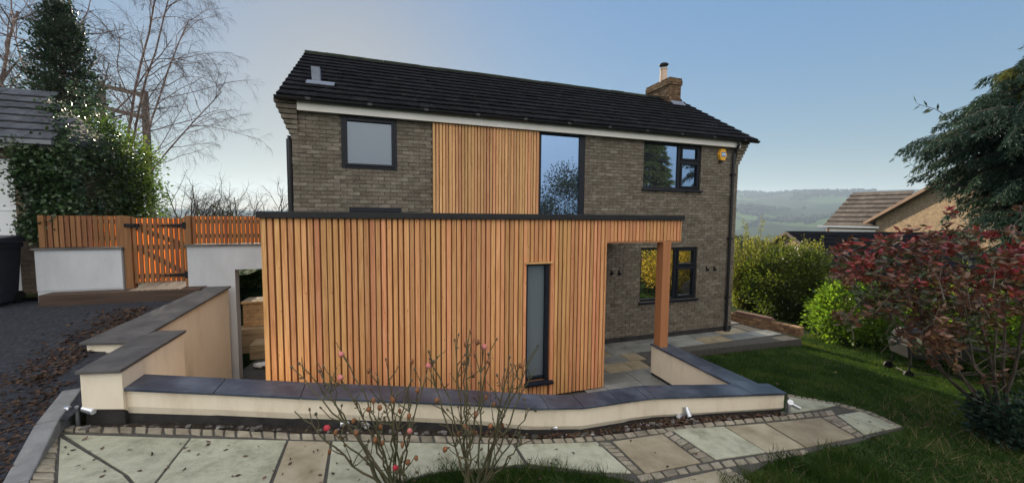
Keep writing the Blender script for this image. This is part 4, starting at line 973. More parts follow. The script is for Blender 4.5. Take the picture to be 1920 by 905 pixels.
# tall birch behind the fence
def px_dir(b, px, py, d): v = pd(px, py, d)-np.array(b); return v/np.linalg.norm(v), float(np.linalg.norm(v))
bb = pd(196, 430, 17); bb[2] = 1.6
spec = [(14, 48, .40, .0, .05, 9), (10, 45, .45, .03, .12, 7), (9, 45, .55, .12, .16, 6), (6, 40, .7, .26, .18, 5)]
stems = []
for (px, py, rr) in ((150, -60, .11), (205, -80, .08), (245, -60, .075), (300, -20, .06), (385, 40, .055), (395, 150, .05), (20, 20, .055)):
    d, L = px_dir(bb, px, py, 17+random.uniform(-1.5, 1.5)); stems.append((d, L*1.0, rr))
bare_tree('birch_tree', 'tall leafless birch with many stems and drooping twigs behind the fence', tuple(bb), stems, spec, group='trees behind the garage and fence')
b2 = pd(-70, 430, 21); b2[2] = 1.4
bare_tree('birch_tree', 'paler leafless birch reaching in at the upper left edge of the photo', tuple(b2), [((.25, .05, 1), 13, .15), ((.5, -.1, 1), 11, .1)], [(12, 45, .4, .0, .05, 8), (9, 45, .45, .03, .12, 6), (7, 45, .5, .12, .16, 5), (5, 40, .55, .25, .2, 5)], group='trees behind the garage and fence')
# evergreen climbing with ivy
eb = pd(118, 440, 9.6); eb[2] = 1.6
t = thing('ivy_clad_tree', 'dark ivy clad evergreen tree rising behind the garage roof', 'tree', tuple(eb), 'trees behind the garage and fence')
out = []; dd = []; m = MB(); top = pd(112, 25, 9.6)
m.tube([eb, lerp(eb, top, .5)+np.array((.05, 0, 0)), top], [.15, .09, .02], 8)
for i in range(300):
    h = RNG.uniform(.12, 1.0)**.85; rad = (1.45*(1-h)**.6+.08)*(.55+.45*RNG.random()); a = RNG.uniform(0, 2*math.pi)
    p = lerp(eb, top, h); tip = p+np.array((math.cos(a)*rad, math.sin(a)*rad, .10+.25*RNG.random()))
    m.tube([p, tip], [.025, .006], 4)
    k = int(95*RNG.uniform(.5, 1.5)); s = RNG.uniform(.25, 1.05, (k, 1)); q = p+(tip-p)*s+RNG.normal(0, .09, (k, 3)); out.append(q); dd.append(np.tile(unit(tip-p), (k, 1))+np.array((0, 0, .2)))
m.build('trunk', MT['bark'], t); mesh_np('crown', leaves(np.concatenate(out), np.concatenate(dd), .07, .6, jitter=.6), 4, MT['evergreen'], t)
hb = pd(200, 440, 7.9); hb[2] = 1.65
bush('holly_tree', 'glossy sunlit holly between the ivy clad tree and the timber pole', 'tree', tuple(hb), pd(188, 318, 7.8), (.80, .75, 1.15), 170, 75, .10, 'holly', .06, .6, 'trees behind the garage and fence', shell=.2)
hb2 = pd(250, 420, 8.3); hb2[2] = 1.65
bush('holly_tree', 'lower holly branches beside the foot of the timber pole', 'bush', tuple(hb2), pd(238, 378, 8.3), (.62, .5, .55), 90, 55, .11, 'holly', .06, .6, 'trees behind the garage and fence', shell=.2)
# ivy over the garage corner
t = thing('ivy', 'dark ivy hanging over the garage roof corner and brick pier', 'ivy', (-5.4, 8.5, 2.4))
out = []; dd = []; m = MB()
for i in range(270):
    u = RNG.random(); z = 2.45+1.95*RNG.random()
    if z > 4.15 or u < .3: 
        if u < .5: p = np.array((RNG.uniform(-5.5, -5.0), RNG.uniform(8.3, 8.55), RNG.uniform(2.75, 4.1)))
        else:
            yy = RNG.uniform(8.35, 9.7); p = np.array((RNG.uniform(-5.55, -4.95), yy, 4.24+(yy-8.35)*.8+RNG.uniform(.0, .14)))
            if RNG.random() < .45: p = np.array((-5.08+RNG.uniform(-.02, .14), RNG.uniform(8.5, 10.6), RNG.uniform(2.4, 4.7)))
    else: p = np.array((RNG.uniform(-5.42, -4.98), RNG.uniform(8.40, 8.56), max(z, 2.8)))
    k = 75; q = p+RNG.normal(0, .095, (k, 3))*np.array((1, .6, 1)); out.append(q); dd.append(np.tile((.1, -.7, -.5), (k, 1)))
    m.tube([(p[0], 8.58 if p[2] < 4.2 else p[1]+.02, p[2]), (p[0]+.05, (8.58 if p[2] < 4.2 else p[1]), p[2]-.3)], .008, 4)
for i in range(80):
    yy = RNG.uniform(8.6, 10.7); p = np.array((-5.06+RNG.uniform(-.03, .10), yy, RNG.uniform(2.2, 4.3)))
    q = p+RNG.normal(0, .11, (75, 3))*np.array((.7, 1, 1)); out.append(q); dd.append(np.tile((.6, -.3, -.5), (75, 1)))
mesh_np('leaves', leaves(np.concatenate(out), np.concatenate(dd), .06, .8, jitter=.5), 4, MT['ivy'], t)
# timber H pole
pp = thing('power_pole', 'brown timber H pole with two crossbars behind the birch', 'pole', tuple(pd(271, 420, 20)*np.array((1, 1, 0))+np.array((0, 0, 1.2))))
a = pd(271, 176, 20); b = pd(190, 158, 21); 
for top, x in ((a, 0), (b, 1)):
    m = MB(); m.tube([(top[0], top[1], 1.0), (top[0], top[1], top[2]+.15)], [.19, .15], 10); m.build('pole', MT['pole_wood'], pp)
dv = (b-a); 
for dz in (0, -1.15):
    m = MB(); s = a-dv*.08+np.array((0, -.16, dz-.1)); e = b+dv*.1+np.array((0, -.16, dz-.1)); m.bar(s, e, .12, .22); m.build('crossbar', MT['pole_wood'], pp)
for tt in (-.04, .5, 1.04):
    q = a+dv*tt+np.array((0, -.16, .0)); m = MB(); m.lathe(q, [(.03, 0), (.05, .05), (.03, .1), (.05, .15), (.03, .2), (.02, .3)], 8); m.build('insulator', MT['iron'], pp)
# bare shrubs behind the fence
sp2 = [(8, 40, .55, -.02, .14, 6), (6, 45, .55, .0, .16, 5), (4, 45, .55, .0, .2, 4)]
for (px, d, L, lab) in ((365, 13, 2.3, 'leafless dark shrub above the fence, left of its twiggy neighbour'), (430, 12.6, 2.2, 'dense leafless shrub above the fence between two others'), (500, 12.2, 2.0, 'thin leafless shrub above the fence beside the house corner')):
    b = pd(px, 430, d); b[2] = 1.6
    bare_tree('bare_shrub', lab, tuple(b), [(np.array((random.uniform(-1., 1.), random.uniform(-.5, .5), 1)), L*random.uniform(.7, 1.1), .032) for _ in range(13)], sp2, 'shrub', 'leafless shrubs above the fence', 'bare_twig', 'bare_twig')
# shrub seen through the passage opening
bush('garden_shrub', 'bright green shrub seen through the passage opening', 'shrub', (-4.1, 15.0, .6), (-4.1, 15.0, 1.7), (.6, .55, 1.1), 200, 80, .13, 'laurel', .075, .55, shell=.1)
bush('garden_shrub', 'dark shrub in shade at the back of the passage', 'shrub', (-5.3, 15.6, .6), (-5.3, 15.6, 1.6), (.95, .6, 1.1), 200, 90, .2, 'hedge', .10, .6, shell=.1)

# right side: hedge, laurel, shrubs
hg = thing('hedge', 'tall dark green hedge behind the low brick wall', 'hedge', (12.9, 9.3, -.25))
P, D, cc = crown_pts((13.0, 9.2, .9), (1.0, 1.4, 1.2), 380, 70, .15, .5)
mesh_np('foliage', leaves(P[P[:, 2] > -.2], D[P[:, 2] > -.2], .085, .55), 4, MT['hedge'], hg)
m = MB()
for p in cc[:40]: m.tube([(12.9+RNG.uniform(-.05, .05), 9.3+RNG.uniform(-.1, .1), -.25), lerp(np.array((12.9, 9.3, .6)), p, .6), p], [.025, .015, .005], 5)
m.build('stem', MT['bark'], hg)
for (px, d, top, lab, rx) in ((1402, 14.6, 412, 'feathery yellow green shrub beside the right corner of the house', .9), (1424, 14.6, 440, 'loose yellow green shrub rising in front of the small gable', .6), (1508, 13.4, 436, 'upright green shoots above the hedge before the black roof', .7)):
    b = pd(px, 600, d); b[2] = -.6; tp = pd(px, top, d)
    t = thing('tall_shrub', lab, 'shrub', tuple(b), 'yellow green shrubs on the right boundary'); out = []; dd = []; m = MB()
    for i in range(95):
        q = b+np.array((RNG.uniform(-1, 1)*rx, RNG.uniform(-.6, .6)*rx, 0)); h = (tp[2]-b[2])*RNG.uniform(.5, 1.08)*(1.0-.25*abs(q[0]-b[0])/rx)
        c = curve(lerp(b, q, .4), (q[0]-b[0], q[1]-b[1], 2.6), h, 7, 0, .07); m.tube(c, np.linspace(.012, .003, 8), 4)
        k = 190; s = RNG.uniform(.12, 1, k); idx = np.minimum((s*7).astype(int), 6); f = (s*7-idx)[:, None]; pts = c[idx]*(1-f)+c[idx+1]*f
        o = RNG.normal(0, 1, (k, 3)); out.append(pts+o*.055*(1.3-s[:, None])); dd.append(unit(o)+np.array((0, 0, .8)))
    mesh_np('foliage', leaves(np.concatenate(out), np.concatenate(dd), .075, .55), 4, MT['yellow_shrub'], t); m.build('stem', MT['bark'], t)
bush('laurel_bush', 'bright sunlit laurel bush beside the lawn', 'bush', (12.4, 6.9, -.25), (12.4, 6.9, .42), (1.15, .75, .86), 170, 55, .13, 'laurel', .10, .55, 'laurels along the lawn', shell=.6)
bush('laurel_bush', 'second laurel behind the barbecue, seen through the red shrub', 'bush', (12.9, 4.9, -.3), (12.9, 4.9, .6), (1.2, 1.1, .95), 150, 50, .15, 'laurel', .10, .55, 'laurels along the lawn', shell=.6)
bush('dark_bush', 'shaded dark green bush under the conifer at the right edge', 'bush', (13.9, 4.0, -.3), (13.9, 4.0, .9), (1.3, 1.4, 1.3), 150, 45, .2, 'hedge', .10, .55, shell=.5)
# low brick wall with planks
lw = MB(); a = np.array((9.98, 8.7)); b = np.array((10.42, 6.92)); d = unit(b-a); q = np.array((d[1], -d[0]))*.11
N = 8
for row in range(3):
    s = -(row % 2)*.11
    Lg = np.linalg.norm(b-a)
    while s < Lg:
        p0, p1 = max(s, 0), min(s+.215, Lg); s += .225
        if p1-p0 < .03: continue
        A_, B_ = a+d*p0, a+d*p1; jj = random.uniform(-.012, .012)
        lw.slab([A_-q*(1+jj*5), B_-q*(1+jj*5), B_+q, A_+q], -.02+row*.085, .055+row*.085)
tag(lw.build('brick_wall', M('rustic_brick', [(.13, .075, .042), (.21, .125, .07), (.30, .19, .11)], scale=5, island=.3, iso=9, rough=.92, bump=.8, bscale=30), bevel=.006), 'low rough brick wall at the edge of the paving by the hedge', 'wall')
for k, (t0, t1, w) in enumerate(((.05, .62, .2), (.08, .6, .17))):
    A_, B_ = lerp(a, b, t0), lerp(a, b, t1); m = MB(); z = .232+k*.042; m.slab([A_-q*w*6, B_-q*w*6, B_+q*w*4, A_+q*w*4], z, z+.038)
    tag(m.build('timber_plank', MT['plank'], bevel=.004), ('reddish plank lying directly on the low brick wall', 'upper reddish plank of the two stacked on the low brick wall')[k], 'plank', 'planks on the brick wall')
# barbecue
bx, by = 11.0, 4.75; bz = float(zlawn(bx, by))+.01
bq = thing('barbecue', 'black covered barbecue on thin legs at the lawn edge', 'barbecue', (bx, by, bz))
e1 = np.array((math.cos(-.5), math.sin(-.5), 0)); e2 = np.array((-e1[1], e1[0], 0))
def bp(u, v, w): return np.array((bx, by, bz))+e1*u+e2*v+np.array((0, 0, w))
m = MB(); m.prism([bp(-.5, -.25, .42), bp(.5, -.25, .42), bp(.5, .25, .42), bp(-.5, .25, .42)], [bp(-.56, -.28, .72), bp(.56, -.28, .72), bp(.56, .28, .72), bp(-.56, .28, .72)]); m.build('fire_box', MT['bbq'], bq, bevel=.02)
m = MB(); A1 = [bp(-.5, -.27*math.cos(t), .725+.30*math.sin(t)) for t in np.linspace(0, math.pi, 10)]; B1 = [p+e1*1.0 for p in A1]; m.prism(A1, B1); m.build('hood', MT['bbq'], bq, bevel=.02)
for u, v in ((-.45, -.22), (.45, -.22), (.45, .22), (-.45, .22)):
    m = MB(); m.tube([bp(u*1.05, v*1.1, 0), bp(u, v, .43)], .016, 6); m.build('leg', MT['iron'], bq)
m = MB(); m.tube([bp(-.46, -.23, .10), bp(.46, -.23, .10), bp(.46, .23, .10), bp(-.46, .23, .10), bp(-.46, -.23, .10)], .010, 5); m.build('frame', MT['iron'], bq)
for v in (-.27, .27):
    m = MB(); m.tube([bp(-.5, v-.02, .09), bp(-.5, v+.02, .09)], .09, 14); m.build('wheel', MT['iron'], bq)
m = MB(); m.box((0, 0, 0), (.001, .001, .001)) if False else m.prism([bp(.58, -.22, .66), bp(.95, -.22, .66), bp(.95, .22, .66), bp(.58, .22, .66)], [bp(.58, -.22, .69), bp(.95, -.22, .69), bp(.95, .22, .69), bp(.58, .22, .69)]); m.build('shelf', MT['bbq'], bq)

# drooping conifer at the right edge
def spray_tree(name, label, base, top, branches, mat, mat2=None, group=None, density=1., twig=.36, bl=.05, droop=.075, hang=.25):
    t = thing(name, label, 'tree', base, group); base = np.array(base, float); top = np.array(top, float); m = MB(); Ls = {0: [], 1: []}
    m.tube([base, lerp(base, top, .5), top], [.17, .1, .02], 8)
    for (h, L, a, rise, g) in branches:
        p = lerp(base, top, h); c = curve(p, (math.cos(a), math.sin(a), rise), L, 9, droop, .05); m.tube(c, np.linspace(.022, .004, 10), 4, cap=False)
        for s in np.arange(.14, 1.0, .055/density*(1.2/L if L > 1.2 else 1)):
            i = min(int(s*9), 8); q = lerp(c[i], c[i+1], s*9-i); dv = unit(c[i+1]-c[i]); side = unit(np.cross(dv, (0, 0, 1.)))
            for sg in (-1, 1, 0):
                tl = twig*RNG.uniform(.5, 1.2)*(1.15-.5*s); td = unit(dv*.75+side*sg*RNG.uniform(.5, 1.0)+np.array((0, 0, -hang+RNG.normal(0, .25)))); c2 = curve(q, td, tl, 4, .12, .06)
                k = int(13*tl/.36)+5; f = RNG.uniform(0, 1, k); idx = np.minimum((f*4).astype(int), 3); fr = (f*4-idx)[:, None]; P = c2[idx]*(1-fr)+c2[idx+1]*fr
                d2 = unit(np.cross(td, RNG.normal(0, 1, (k, 3)))); Dv = td*1.1+d2*.55+np.array((0, 0, -.2))
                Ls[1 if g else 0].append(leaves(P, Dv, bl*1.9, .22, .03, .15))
    m.build('trunk', MT['bark'], t)
    mesh_np('crown', np.concatenate(Ls[0]), 4, MT[mat], t)
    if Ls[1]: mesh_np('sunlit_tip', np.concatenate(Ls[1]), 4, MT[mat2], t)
    return t
cb = pd(2010, 470, 8.2); cb[2] = -.2; ct = pd(2010, 55, 8.2)
br = []
a0 = math.atan2(cR0[1]*-1, cR0[0]*-1)
for i in range(230):
    h = RNG.uniform(.32, 1); a = a0+RNG.uniform(-1.5, 1.9)
    L = float(np.interp(h, [.32, .49, .60, .68, .75, .83, .91, 1], [1.3, 1.6, 2.2, 2.85, 2.5, 1.7, 1.1, .4]))*RNG.uniform(.5, 1.0); br.append((h, L, a, RNG.uniform(.2, .6), False))
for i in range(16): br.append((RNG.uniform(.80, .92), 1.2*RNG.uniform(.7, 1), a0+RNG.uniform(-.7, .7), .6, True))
spray_tree('conifer_tree', 'large drooping conifer with feathery dark sprays at the right edge', tuple(cb), tuple(ct), br, 'conifer', 'conifer_sunlit', droop=.10, hang=.7, twig=.42)
# arching willowy shoots poking out of the conifer
for k, (pts, lab) in enumerate((([(1860, 260, 6.6), (1800, 235, 6.5), (1755, 205, 6.4), (1720, 195, 6.35)], 'long arching leafy shoot at the upper left of the conifer'), ([(1840, 360, 6.6), (1780, 345, 6.5), (1730, 325, 6.4), (1705, 305, 6.35)], 'lower arching leafy shoot below the conifer sprays'))):
    Q = np.array([pd(*p) for p in pts]); t = thing('leafy_shoot', lab, 'shoot', tuple(Q[0]), 'arching shoots by the conifer'); m = MB(); m.tube(Q, np.linspace(.008, .003, 4), 5); m.build('stem', MT['bare_twig'], t)
    s = np.linspace(.1, 1, 16); P = np.array([[np.interp(x*3, [0, 1, 2, 3], Q[:, j]) for j in range(3)] for x in s]); dv = unit(Q[-1]-Q[0])
    D = np.array([dv*.6+np.array((0, 0, (-.7 if i % 3 else .5)))+cR0*0 for i in range(16)]); mesh_np('leaves', leaves(P, D, .15, .22, .03, .15), 4, MT['ivy'], t)

# red leaved photinia in front of it
ph = pd(1895, 815, 5.6); ph[2] = float(zlawn(ph[0], ph[1]))
t = thing('photinia_shrub', 'large photinia shrub with red and bronze leaves on bare stems', 'shrub', tuple(ph)); m = MB(); Lr = []; Lb = []; Lg = []
tips = []
for (px, py, d, r) in ((1690, 505, 5.4, .03), (1760, 470, 5.3, .028), (1830, 440, 5.2, .028), (1640, 520, 5.7, .022), (1900, 430, 5.0, .028), (1960, 470, 4.8, .026), (1800, 530, 5.0, .022), (1600, 500, 5.8, .02), (1730, 560, 5.2, .018), (1870, 560, 4.9, .02)):
    tip = pd(px, py, d); mid = lerp(ph, tip, .5)+np.array((-.25*cR0[0], -.25*cR0[1], -.12)); c = np.array([lerp(lerp(ph, mid, s), lerp(mid, tip, s), s) for s in np.linspace(0, 1, 9)])+RNG.normal(0, .018, (9, 3))
    m.tube(c, np.linspace(r, .007, 9), 6)
    for j in range(5):
        i = RNG.integers(3, 9); q = c[i]; e = q+np.array((RNG.normal(0, .28), RNG.normal(0, .24), RNG.uniform(.02, .42))); m.tube([q, lerp(q, e, .5)+RNG.normal(0, .03, 3), e], [.008, .006, .003], 4); tips.append(e)
for _ in range(900):
    px = RNG.uniform(1570, 2010); py = RNG.uniform(420, 650)
    if px < 1680 and py > 600: continue
    if py > 560 and RNG.random() < .35: continue
    up = 478-60*min(1, max(0, (px-1580)/220))
    if py < up+6: py = up+RNG.uniform(-22, 45)
    if math.sin(px*.021)+math.sin(py*.035+px*.012+1)+RNG.normal(0, .4) > 1.3: continue
    tips.append(pd(px, py, RNG.uniform(4.7, 6.0)))
tips = np.array(tips)
for p in tips:
    up = p[2] > 2.35+RNG.normal(0, .22); k = int(RNG.integers(9, 18)); a = RNG.uniform(0, 2*math.pi, k); D = np.stack([np.cos(a), np.sin(a), RNG.uniform(-.25, 1.0, k)], 1)
    P = p+RNG.normal(0, .022, (k, 3))+np.stack([np.zeros(k), np.zeros(k), -RNG.uniform(0, .12, k)], 1)
    lv = leaves(P, D, .098, .40, .02, .2); u = RNG.random()
    (Lr if up and u < .4 else (Lb if u < .78 else Lg)).append(lv)
for j in range(80):
    i = RNG.integers(0, len(tips)); p = tips[i]; q = p+np.array((RNG.normal(0, .15), RNG.normal(0, .12), -RNG.uniform(.2, .5))); m.tube([p, lerp(p, q, .5)+RNG.normal(0, .03, 3), q], [.003, .005, .007], 4)
m.build('stem', MT['bark'], t); mesh_np('red_leaves', np.concatenate(Lr), 4, MT['photinia_red'], t); mesh_np('bronze_leaves', np.concatenate(Lb), 4, MT['photinia_bronze'], t); mesh_np('green_leaves', np.concatenate(Lg), 4, MT['photinia_green'], t)
db = pd(1900, 770, 5.2); db[2] = float(zlawn(db[0], db[1]))
bush('ground_shrub', 'low blue green shrub at the foot of the photinia', 'shrub', tuple(db), tuple(db+np.array((0.1, 0, .28))), (.45, .4, .33), 60, 40, .09, 'dark_shrub', .07, .6)

# roses in the foreground
def rose(label, base, targets, seed):
    rng = np.random.default_rng(seed); rd = random.Random(seed)
    base = np.array(base, float); t = thing('rose_bush', label, 'rose bush', tuple(base), 'bare rose bushes in the foreground'); m = MB(); lv = []
    heads = []
    for (px, py, d, kind) in targets:
        tip = pd(px, py, d); b = base+np.array((rng.normal(0, .06), rng.normal(0, .06), 0)); mid = lerp(b, tip, .55)+np.array((rng.normal(0, .05), rng.normal(0, .05), .06))
        c = np.array([lerp(lerp(b, mid, s), lerp(mid, tip, s), s) for s in np.linspace(0, 1, 12)])+np.vstack([np.zeros((1, 3)), rng.normal(0, .009, (10, 3)), np.zeros((1, 3))])
        m.tube(c, np.linspace(.0105, .0036, 12), 6); heads.append((tip, unit(c[-1]-c[-2]), kind))
        for k in range(26):                       # thorns
            i = rng.integers(0, 10); q = lerp(c[i], c[i+1], rng.random()); n = unit(np.cross(c[i+1]-c[i], rng.normal(0, 1, 3))); m.tube([q, q+n*.011-np.array((0, 0, .003))], [.0028, .0004], 3)
        for k in range(rd.randint(3, 6)):           # side shoots
            i = rd.randint(4, 10); q = c[i]; e = q+np.array((rng.normal(0, .09), rng.normal(0, .06), rng.uniform(.06, .22))); w = lerp(q, e, .5)+rng.normal(0, .012, 3)
            m.tube([q, w, e], [.006, .0045, .003], 5); heads.append((e, unit(e-w), rd.choice(('hip', 'hip', 'stub', 'brown', 'stub'))))
            for z in range(rd.randint(0, 3)): lv.append(leaves(np.array([w+rng.normal(0, .02, 3)]), np.array([[rng.normal(), rng.normal(), -.4]]), .035, .5, .02, .2))
    m.build('stems', MT['rose_stem'], t)
    mesh_np('leaves', np.concatenate(lv), 4, MT['rose_leaf'], t)
    for p, d, k in heads:
        if k == 'stub': continue
        d = np.array(d); x = unit(np.cross(d, (.3, .2, .9))); y = np.cross(d, x); h = MB()
        def ring(s, r, jit=0): return [p+d*s+(x*math.cos(a)+y*math.sin(a))*r*(1+rd.uniform(-jit, jit)) for a in np.arange(8)*math.pi/4]
        if k == 'hip':
            r = rd.uniform(.008, .013); prof = [(0, .003), (.004, r*.8), (.014, r), (.024, r*.8), (.028, r*.4)]
        elif k == 'brown':
            r = rd.uniform(.014, .022); d = unit(d*.3+np.array((0, 0, -1.))); x = unit(np.cross(d, (.3, .9, .2))); y = np.cross(d, x); prof = [(0, .004), (.006, r*.7), (.02, r), (.038, r*.8), (.05, r*.3)]
        else:
            r = rd.uniform(.019, .027); prof = [(0, .004), (.006, r*.75), (.018, r), (.034, r*.85), (.048, r*.4), (.052, r*.12)]
        vs = []; fs = []
        for s, r in prof: vs += ring(s, r, .16 if k != 'hip' else .05)
        for i in range(len(prof)-1): fs += [(i*8+j, i*8+(j+1) % 8, i*8+8+(j+1) % 8, i*8+8+j) for j in range(8)]
        fs += [tuple(range(7, -1, -1)), tuple((len(prof)-1)*8+j for j in range(8))]
        h.add(vs, fs)
        hh = h.build({'hip': 'rose_hip', 'brown': 'faded_bloom'}.get(k, 'bloom'), MT[{'hip': 'hip', 'brown': 'rose_brown', 'pink': 'rose_pink', 'red': 'rose_red'}[k]], t, smooth=True)
        if k in ('pink', 'red'):
            s = MB()
            for a in np.arange(5)*math.pi*2/5:
                n = x*math.cos(a)+y*math.sin(a); s.add([p, p+d*.012+n*.018+np.cross(d, n)*.006, p+d*.004+n*.034, p+d*.012+n*.018-np.cross(d, n)*.006], [(0, 1, 2, 3)])
            s.build('sepals', MT['hip'], hh)
    return t
rb1 = pd(735, 935, 3.35); rb1[2] = float(zlawn(rb1[0], rb1[1]))
rose('left bare rose bush with thorny stems, faded buds and a red bloom', rb1, [(563, 683, 3.35, 'hip'), (549, 690, 3.3, 'hip'), (600, 698, 3.4, 'hip'), (643, 668, 3.3, 'pink'), (641, 712, 3.2, 'pink'), (692, 690, 3.4, 'brown'), (772, 672, 3.4, 'brown'), (724, 676, 3.35, 'hip'), (770, 715, 3.2, 'hip'), (552, 770, 3.1, 'stub'), (700, 745, 3.1, 'brown'), (737, 745, 3.2, 'brown'), (742, 878, 2.9, 'red'), (768, 810, 3.2, 'pink'), (617, 805, 3.1, 'red'), (806, 675, 3.5, 'hip')], 4)
rb2 = pd(890, 940, 3.4); rb2[2] = float(zlawn(rb2[0], rb2[1]))
rose('right bare rose bush, taller, with pink blooms against the larch boards', rb2, [(882, 616, 3.4, 'brown'), (907, 655, 3.3, 'pink'), (930, 638, 3.4, 'hip'), (853, 640, 3.4, 'hip'), (805, 690, 3.3, 'pink'), (805, 662, 3.4, 'hip'), (875, 640, 3.5, 'hip'), (955, 672, 3.3, 'hip'), (975, 680, 3.4, 'brown'), (990, 770, 3.3, 'hip'), (1010, 650, 3.5, 'stub'), (960, 725, 3.3, 'hip'), (1005, 690, 3.4, 'stub'), (985, 815, 3.2, 'hip'), (820, 745, 3.2, 'brown'), (880, 760, 3.1, 'hip')], 9)

# grass blades
def blades(P, h, w, lean=.35):
    N = len(P); a = RNG.uniform(0, 2*math.pi, N); hh = h*RNG.uniform(.5, 1.3, N); S = np.stack([np.cos(a), np.sin(a), np.zeros(N)], 1)*w; b = RNG.uniform(0, 2*math.pi, N); l = lean*hh*RNG.uniform(.2, 1.6, N)
    v = np.empty((N, 3, 3)); v[:, 0] = P-S; v[:, 1] = P+S; v[:, 2] = P+np.stack([np.cos(b)*l, np.sin(b)*l, hh], 1); return v
def scatter(n, x0, x1, y0, y1, keep):
    X = RNG.uniform(x0, x1, n); Y = RNG.uniform(y0, y1, n); k = keep(X, Y); X, Y = X[k], Y[k]; return np.stack([X, Y, zlawn(X, Y)], 1)
path_poly = np.array([on_path(*p)[:2] for p in [(60, 811), (560, 812), (1110, 816), (1340, 788), (1476, 736), (1580, 755), (1640, 772), (1700, 800), (1610, 828), (1520, 848), (1442, 868), (1400, 892), (1330, 925), (1215, 925), (1188, 896), (1120, 882), (960, 867), (800, 884), (690, 918), (560, 1060), (0, 1060)]])
path_poly[:4, 1] += 3
def kl(X, Y): return ~inside(X+RNG.normal(0, .045, len(X))+.05*np.sin(Y*9+X*5), Y+RNG.normal(0, .05, len(X))+.07*np.sin(X*7)+.04*np.sin(X*17+1), path_poly) & ((Y < 3.9) | ((X > 5.45) & (Y < 6.75)) | (X > 10.3))
G1 = blades(scatter(90000, 4.6, 12.5, 1.2, 7.6, kl), .055, .005, .5)
G2 = blades(scatter(52000, .1, 5.2, 1.9, 4.0, lambda X, Y: kl(X, Y) & (np.sin(X*11+Y*6)+np.sin(X*5-Y*13)+RNG.normal(0, .9, len(X)) > -1.1)), .11, .0042, .7)
tag(mesh_np('grass', np.concatenate([G1, G2]), 3, MT['grass']), 'short green lawn grass with longer tufts beside the path', 'grass', kind='stuff')
G3 = blades(scatter(5200, .3, 9.5, 1.2, 3.9, lambda X, Y: kl(X, Y) & (RNG.random(len(X)) < .6)), .12, .003, 1.2)
tag(mesh_np('dry_grass', G3, 3, MT['dead_grass']), 'dry straw coloured grass among the green near the path', 'grass', kind='stuff')
# fallen leaves
def litter(n, pick, size):
    P = np.array([pick() for _ in range(n)]); D = RNG.normal(0, 1, (n, 3))*np.array((1, 1, .25)); lv = leaves(P, D, size, .6, .12, .1); lv[:, :, 2] = np.maximum(lv[:, :, 2], P[:, None, 2]+.002); return lv
def on_drive():
    y = RNG.uniform(3.0, 7.6); x = min(kx(y), -3.45)-.1-abs(RNG.normal(0, .28)) if y > 5.6 else kx(y)-.1-abs(RNG.normal(0, .28))-(RNG.random() < .35)*RNG.uniform(0, 3); return (x, y, float(zdrive(x, y))+.004)
tag(mesh_np('leaf_litter', litter(3800, on_drive, .05), 4, MT['dead_leaf']), 'brown fallen leaves gathered along the driveway kerb', 'leaves', kind='stuff')
def on_slabs():
    while True:
        px = RNG.uniform(120, 1320); py = RNG.uniform(815, 905)
        if py > 820: p = on_path(px, py, .006); return tuple(p)
tag(mesh_np('path_leaves', litter(95, on_slabs, .05), 4, MT['path_leaf']), 'small dark leaves lying on the path slabs', 'leaves', kind='stuff')
def on_lawn():
    x, y = RNG.uniform(5.6, 10), RNG.uniform(1.5, 6.4); return (x, y, float(zlawn(x, y))+.04)
tag(mesh_np('lawn_leaves', litter(170, on_lawn, .05), 4, MT['dead_leaf']), 'scattered brown leaves caught in the lawn on the right', 'leaves', kind='stuff')
def in_bed():
    k = RNG.integers(5, len(fl)-1); t_ = RNG.random(); u = RNG.uniform(.05, .9); p = lerp(lerp(ol[k], ol[k+1], t_), lerp(fl[k], fl[k+1], t_), u); return (p[0], p[1], float(zpath(p[0]))+.0)
tag(mesh_np('bed_leaves', litter(900, in_bed, .05), 4, MT['dead_leaf']), 'dead brown leaves in the soil at the foot of the wall', 'leaves', kind='stuff')

# ================================================================== NEIGHBOURS ON THE RIGHT
g = thing('neighbour_garage', 'neighbouring garage with black tiled roof and small sunlit brick gable', 'garage', c2w(14, 16, -1.6))
xg, d0, zr, ze_, hd = 11.62, 16.0, 2.50, .86, 3.4
m = MB(); m.prism([c2w(xg, d0-hd+.15, -2), c2w(xg, d0+hd-.15, -2), c2w(xg+6.3, d0+hd-.15, -2), c2w(xg+6.3, d0-hd+.15, -2)], [c2w(xg, d0-hd+.15, ze_), c2w(xg, d0+hd-.15, ze_), c2w(xg+6.3, d0+hd-.15, ze_), c2w(xg+6.3, d0-hd+.15, ze_)])
for x in (xg, xg+6.3): m.add([c2w(x, d0-hd+.15, ze_), c2w(x, d0+hd-.15, ze_), c2w(x, d0, zr-.08)], [(0, 1, 2)])
m.build('wall', MT['gold_brick'], g)
m = MB(); L = math.hypot(hd, zr-ze_)
for c in range(11):
    s0, s1 = c/11, (c+1)/11+.01
    m.prism([c2w(xg-.15, d0-hd+hd*s0, lerp(ze_, zr, s0)), c2w(xg+6.45, d0-hd+hd*s0, lerp(ze_, zr, s0)), c2w(xg+6.45, d0-hd+hd*s1, lerp(ze_, zr, s1)), c2w(xg-.15, d0-hd+hd*s1, lerp(ze_, zr, s1))],
            [c2w(xg-.15, d0-hd+hd*s0, lerp(ze_, zr, s0)+.055), c2w(xg+6.45, d0-hd+hd*s0, lerp(ze_, zr, s0)+.055), c2w(xg+6.45, d0-hd+hd*s1, lerp(ze_, zr, s1)+.02), c2w(xg-.15, d0-hd+hd*s1, lerp(ze_, zr, s1)+.02)])
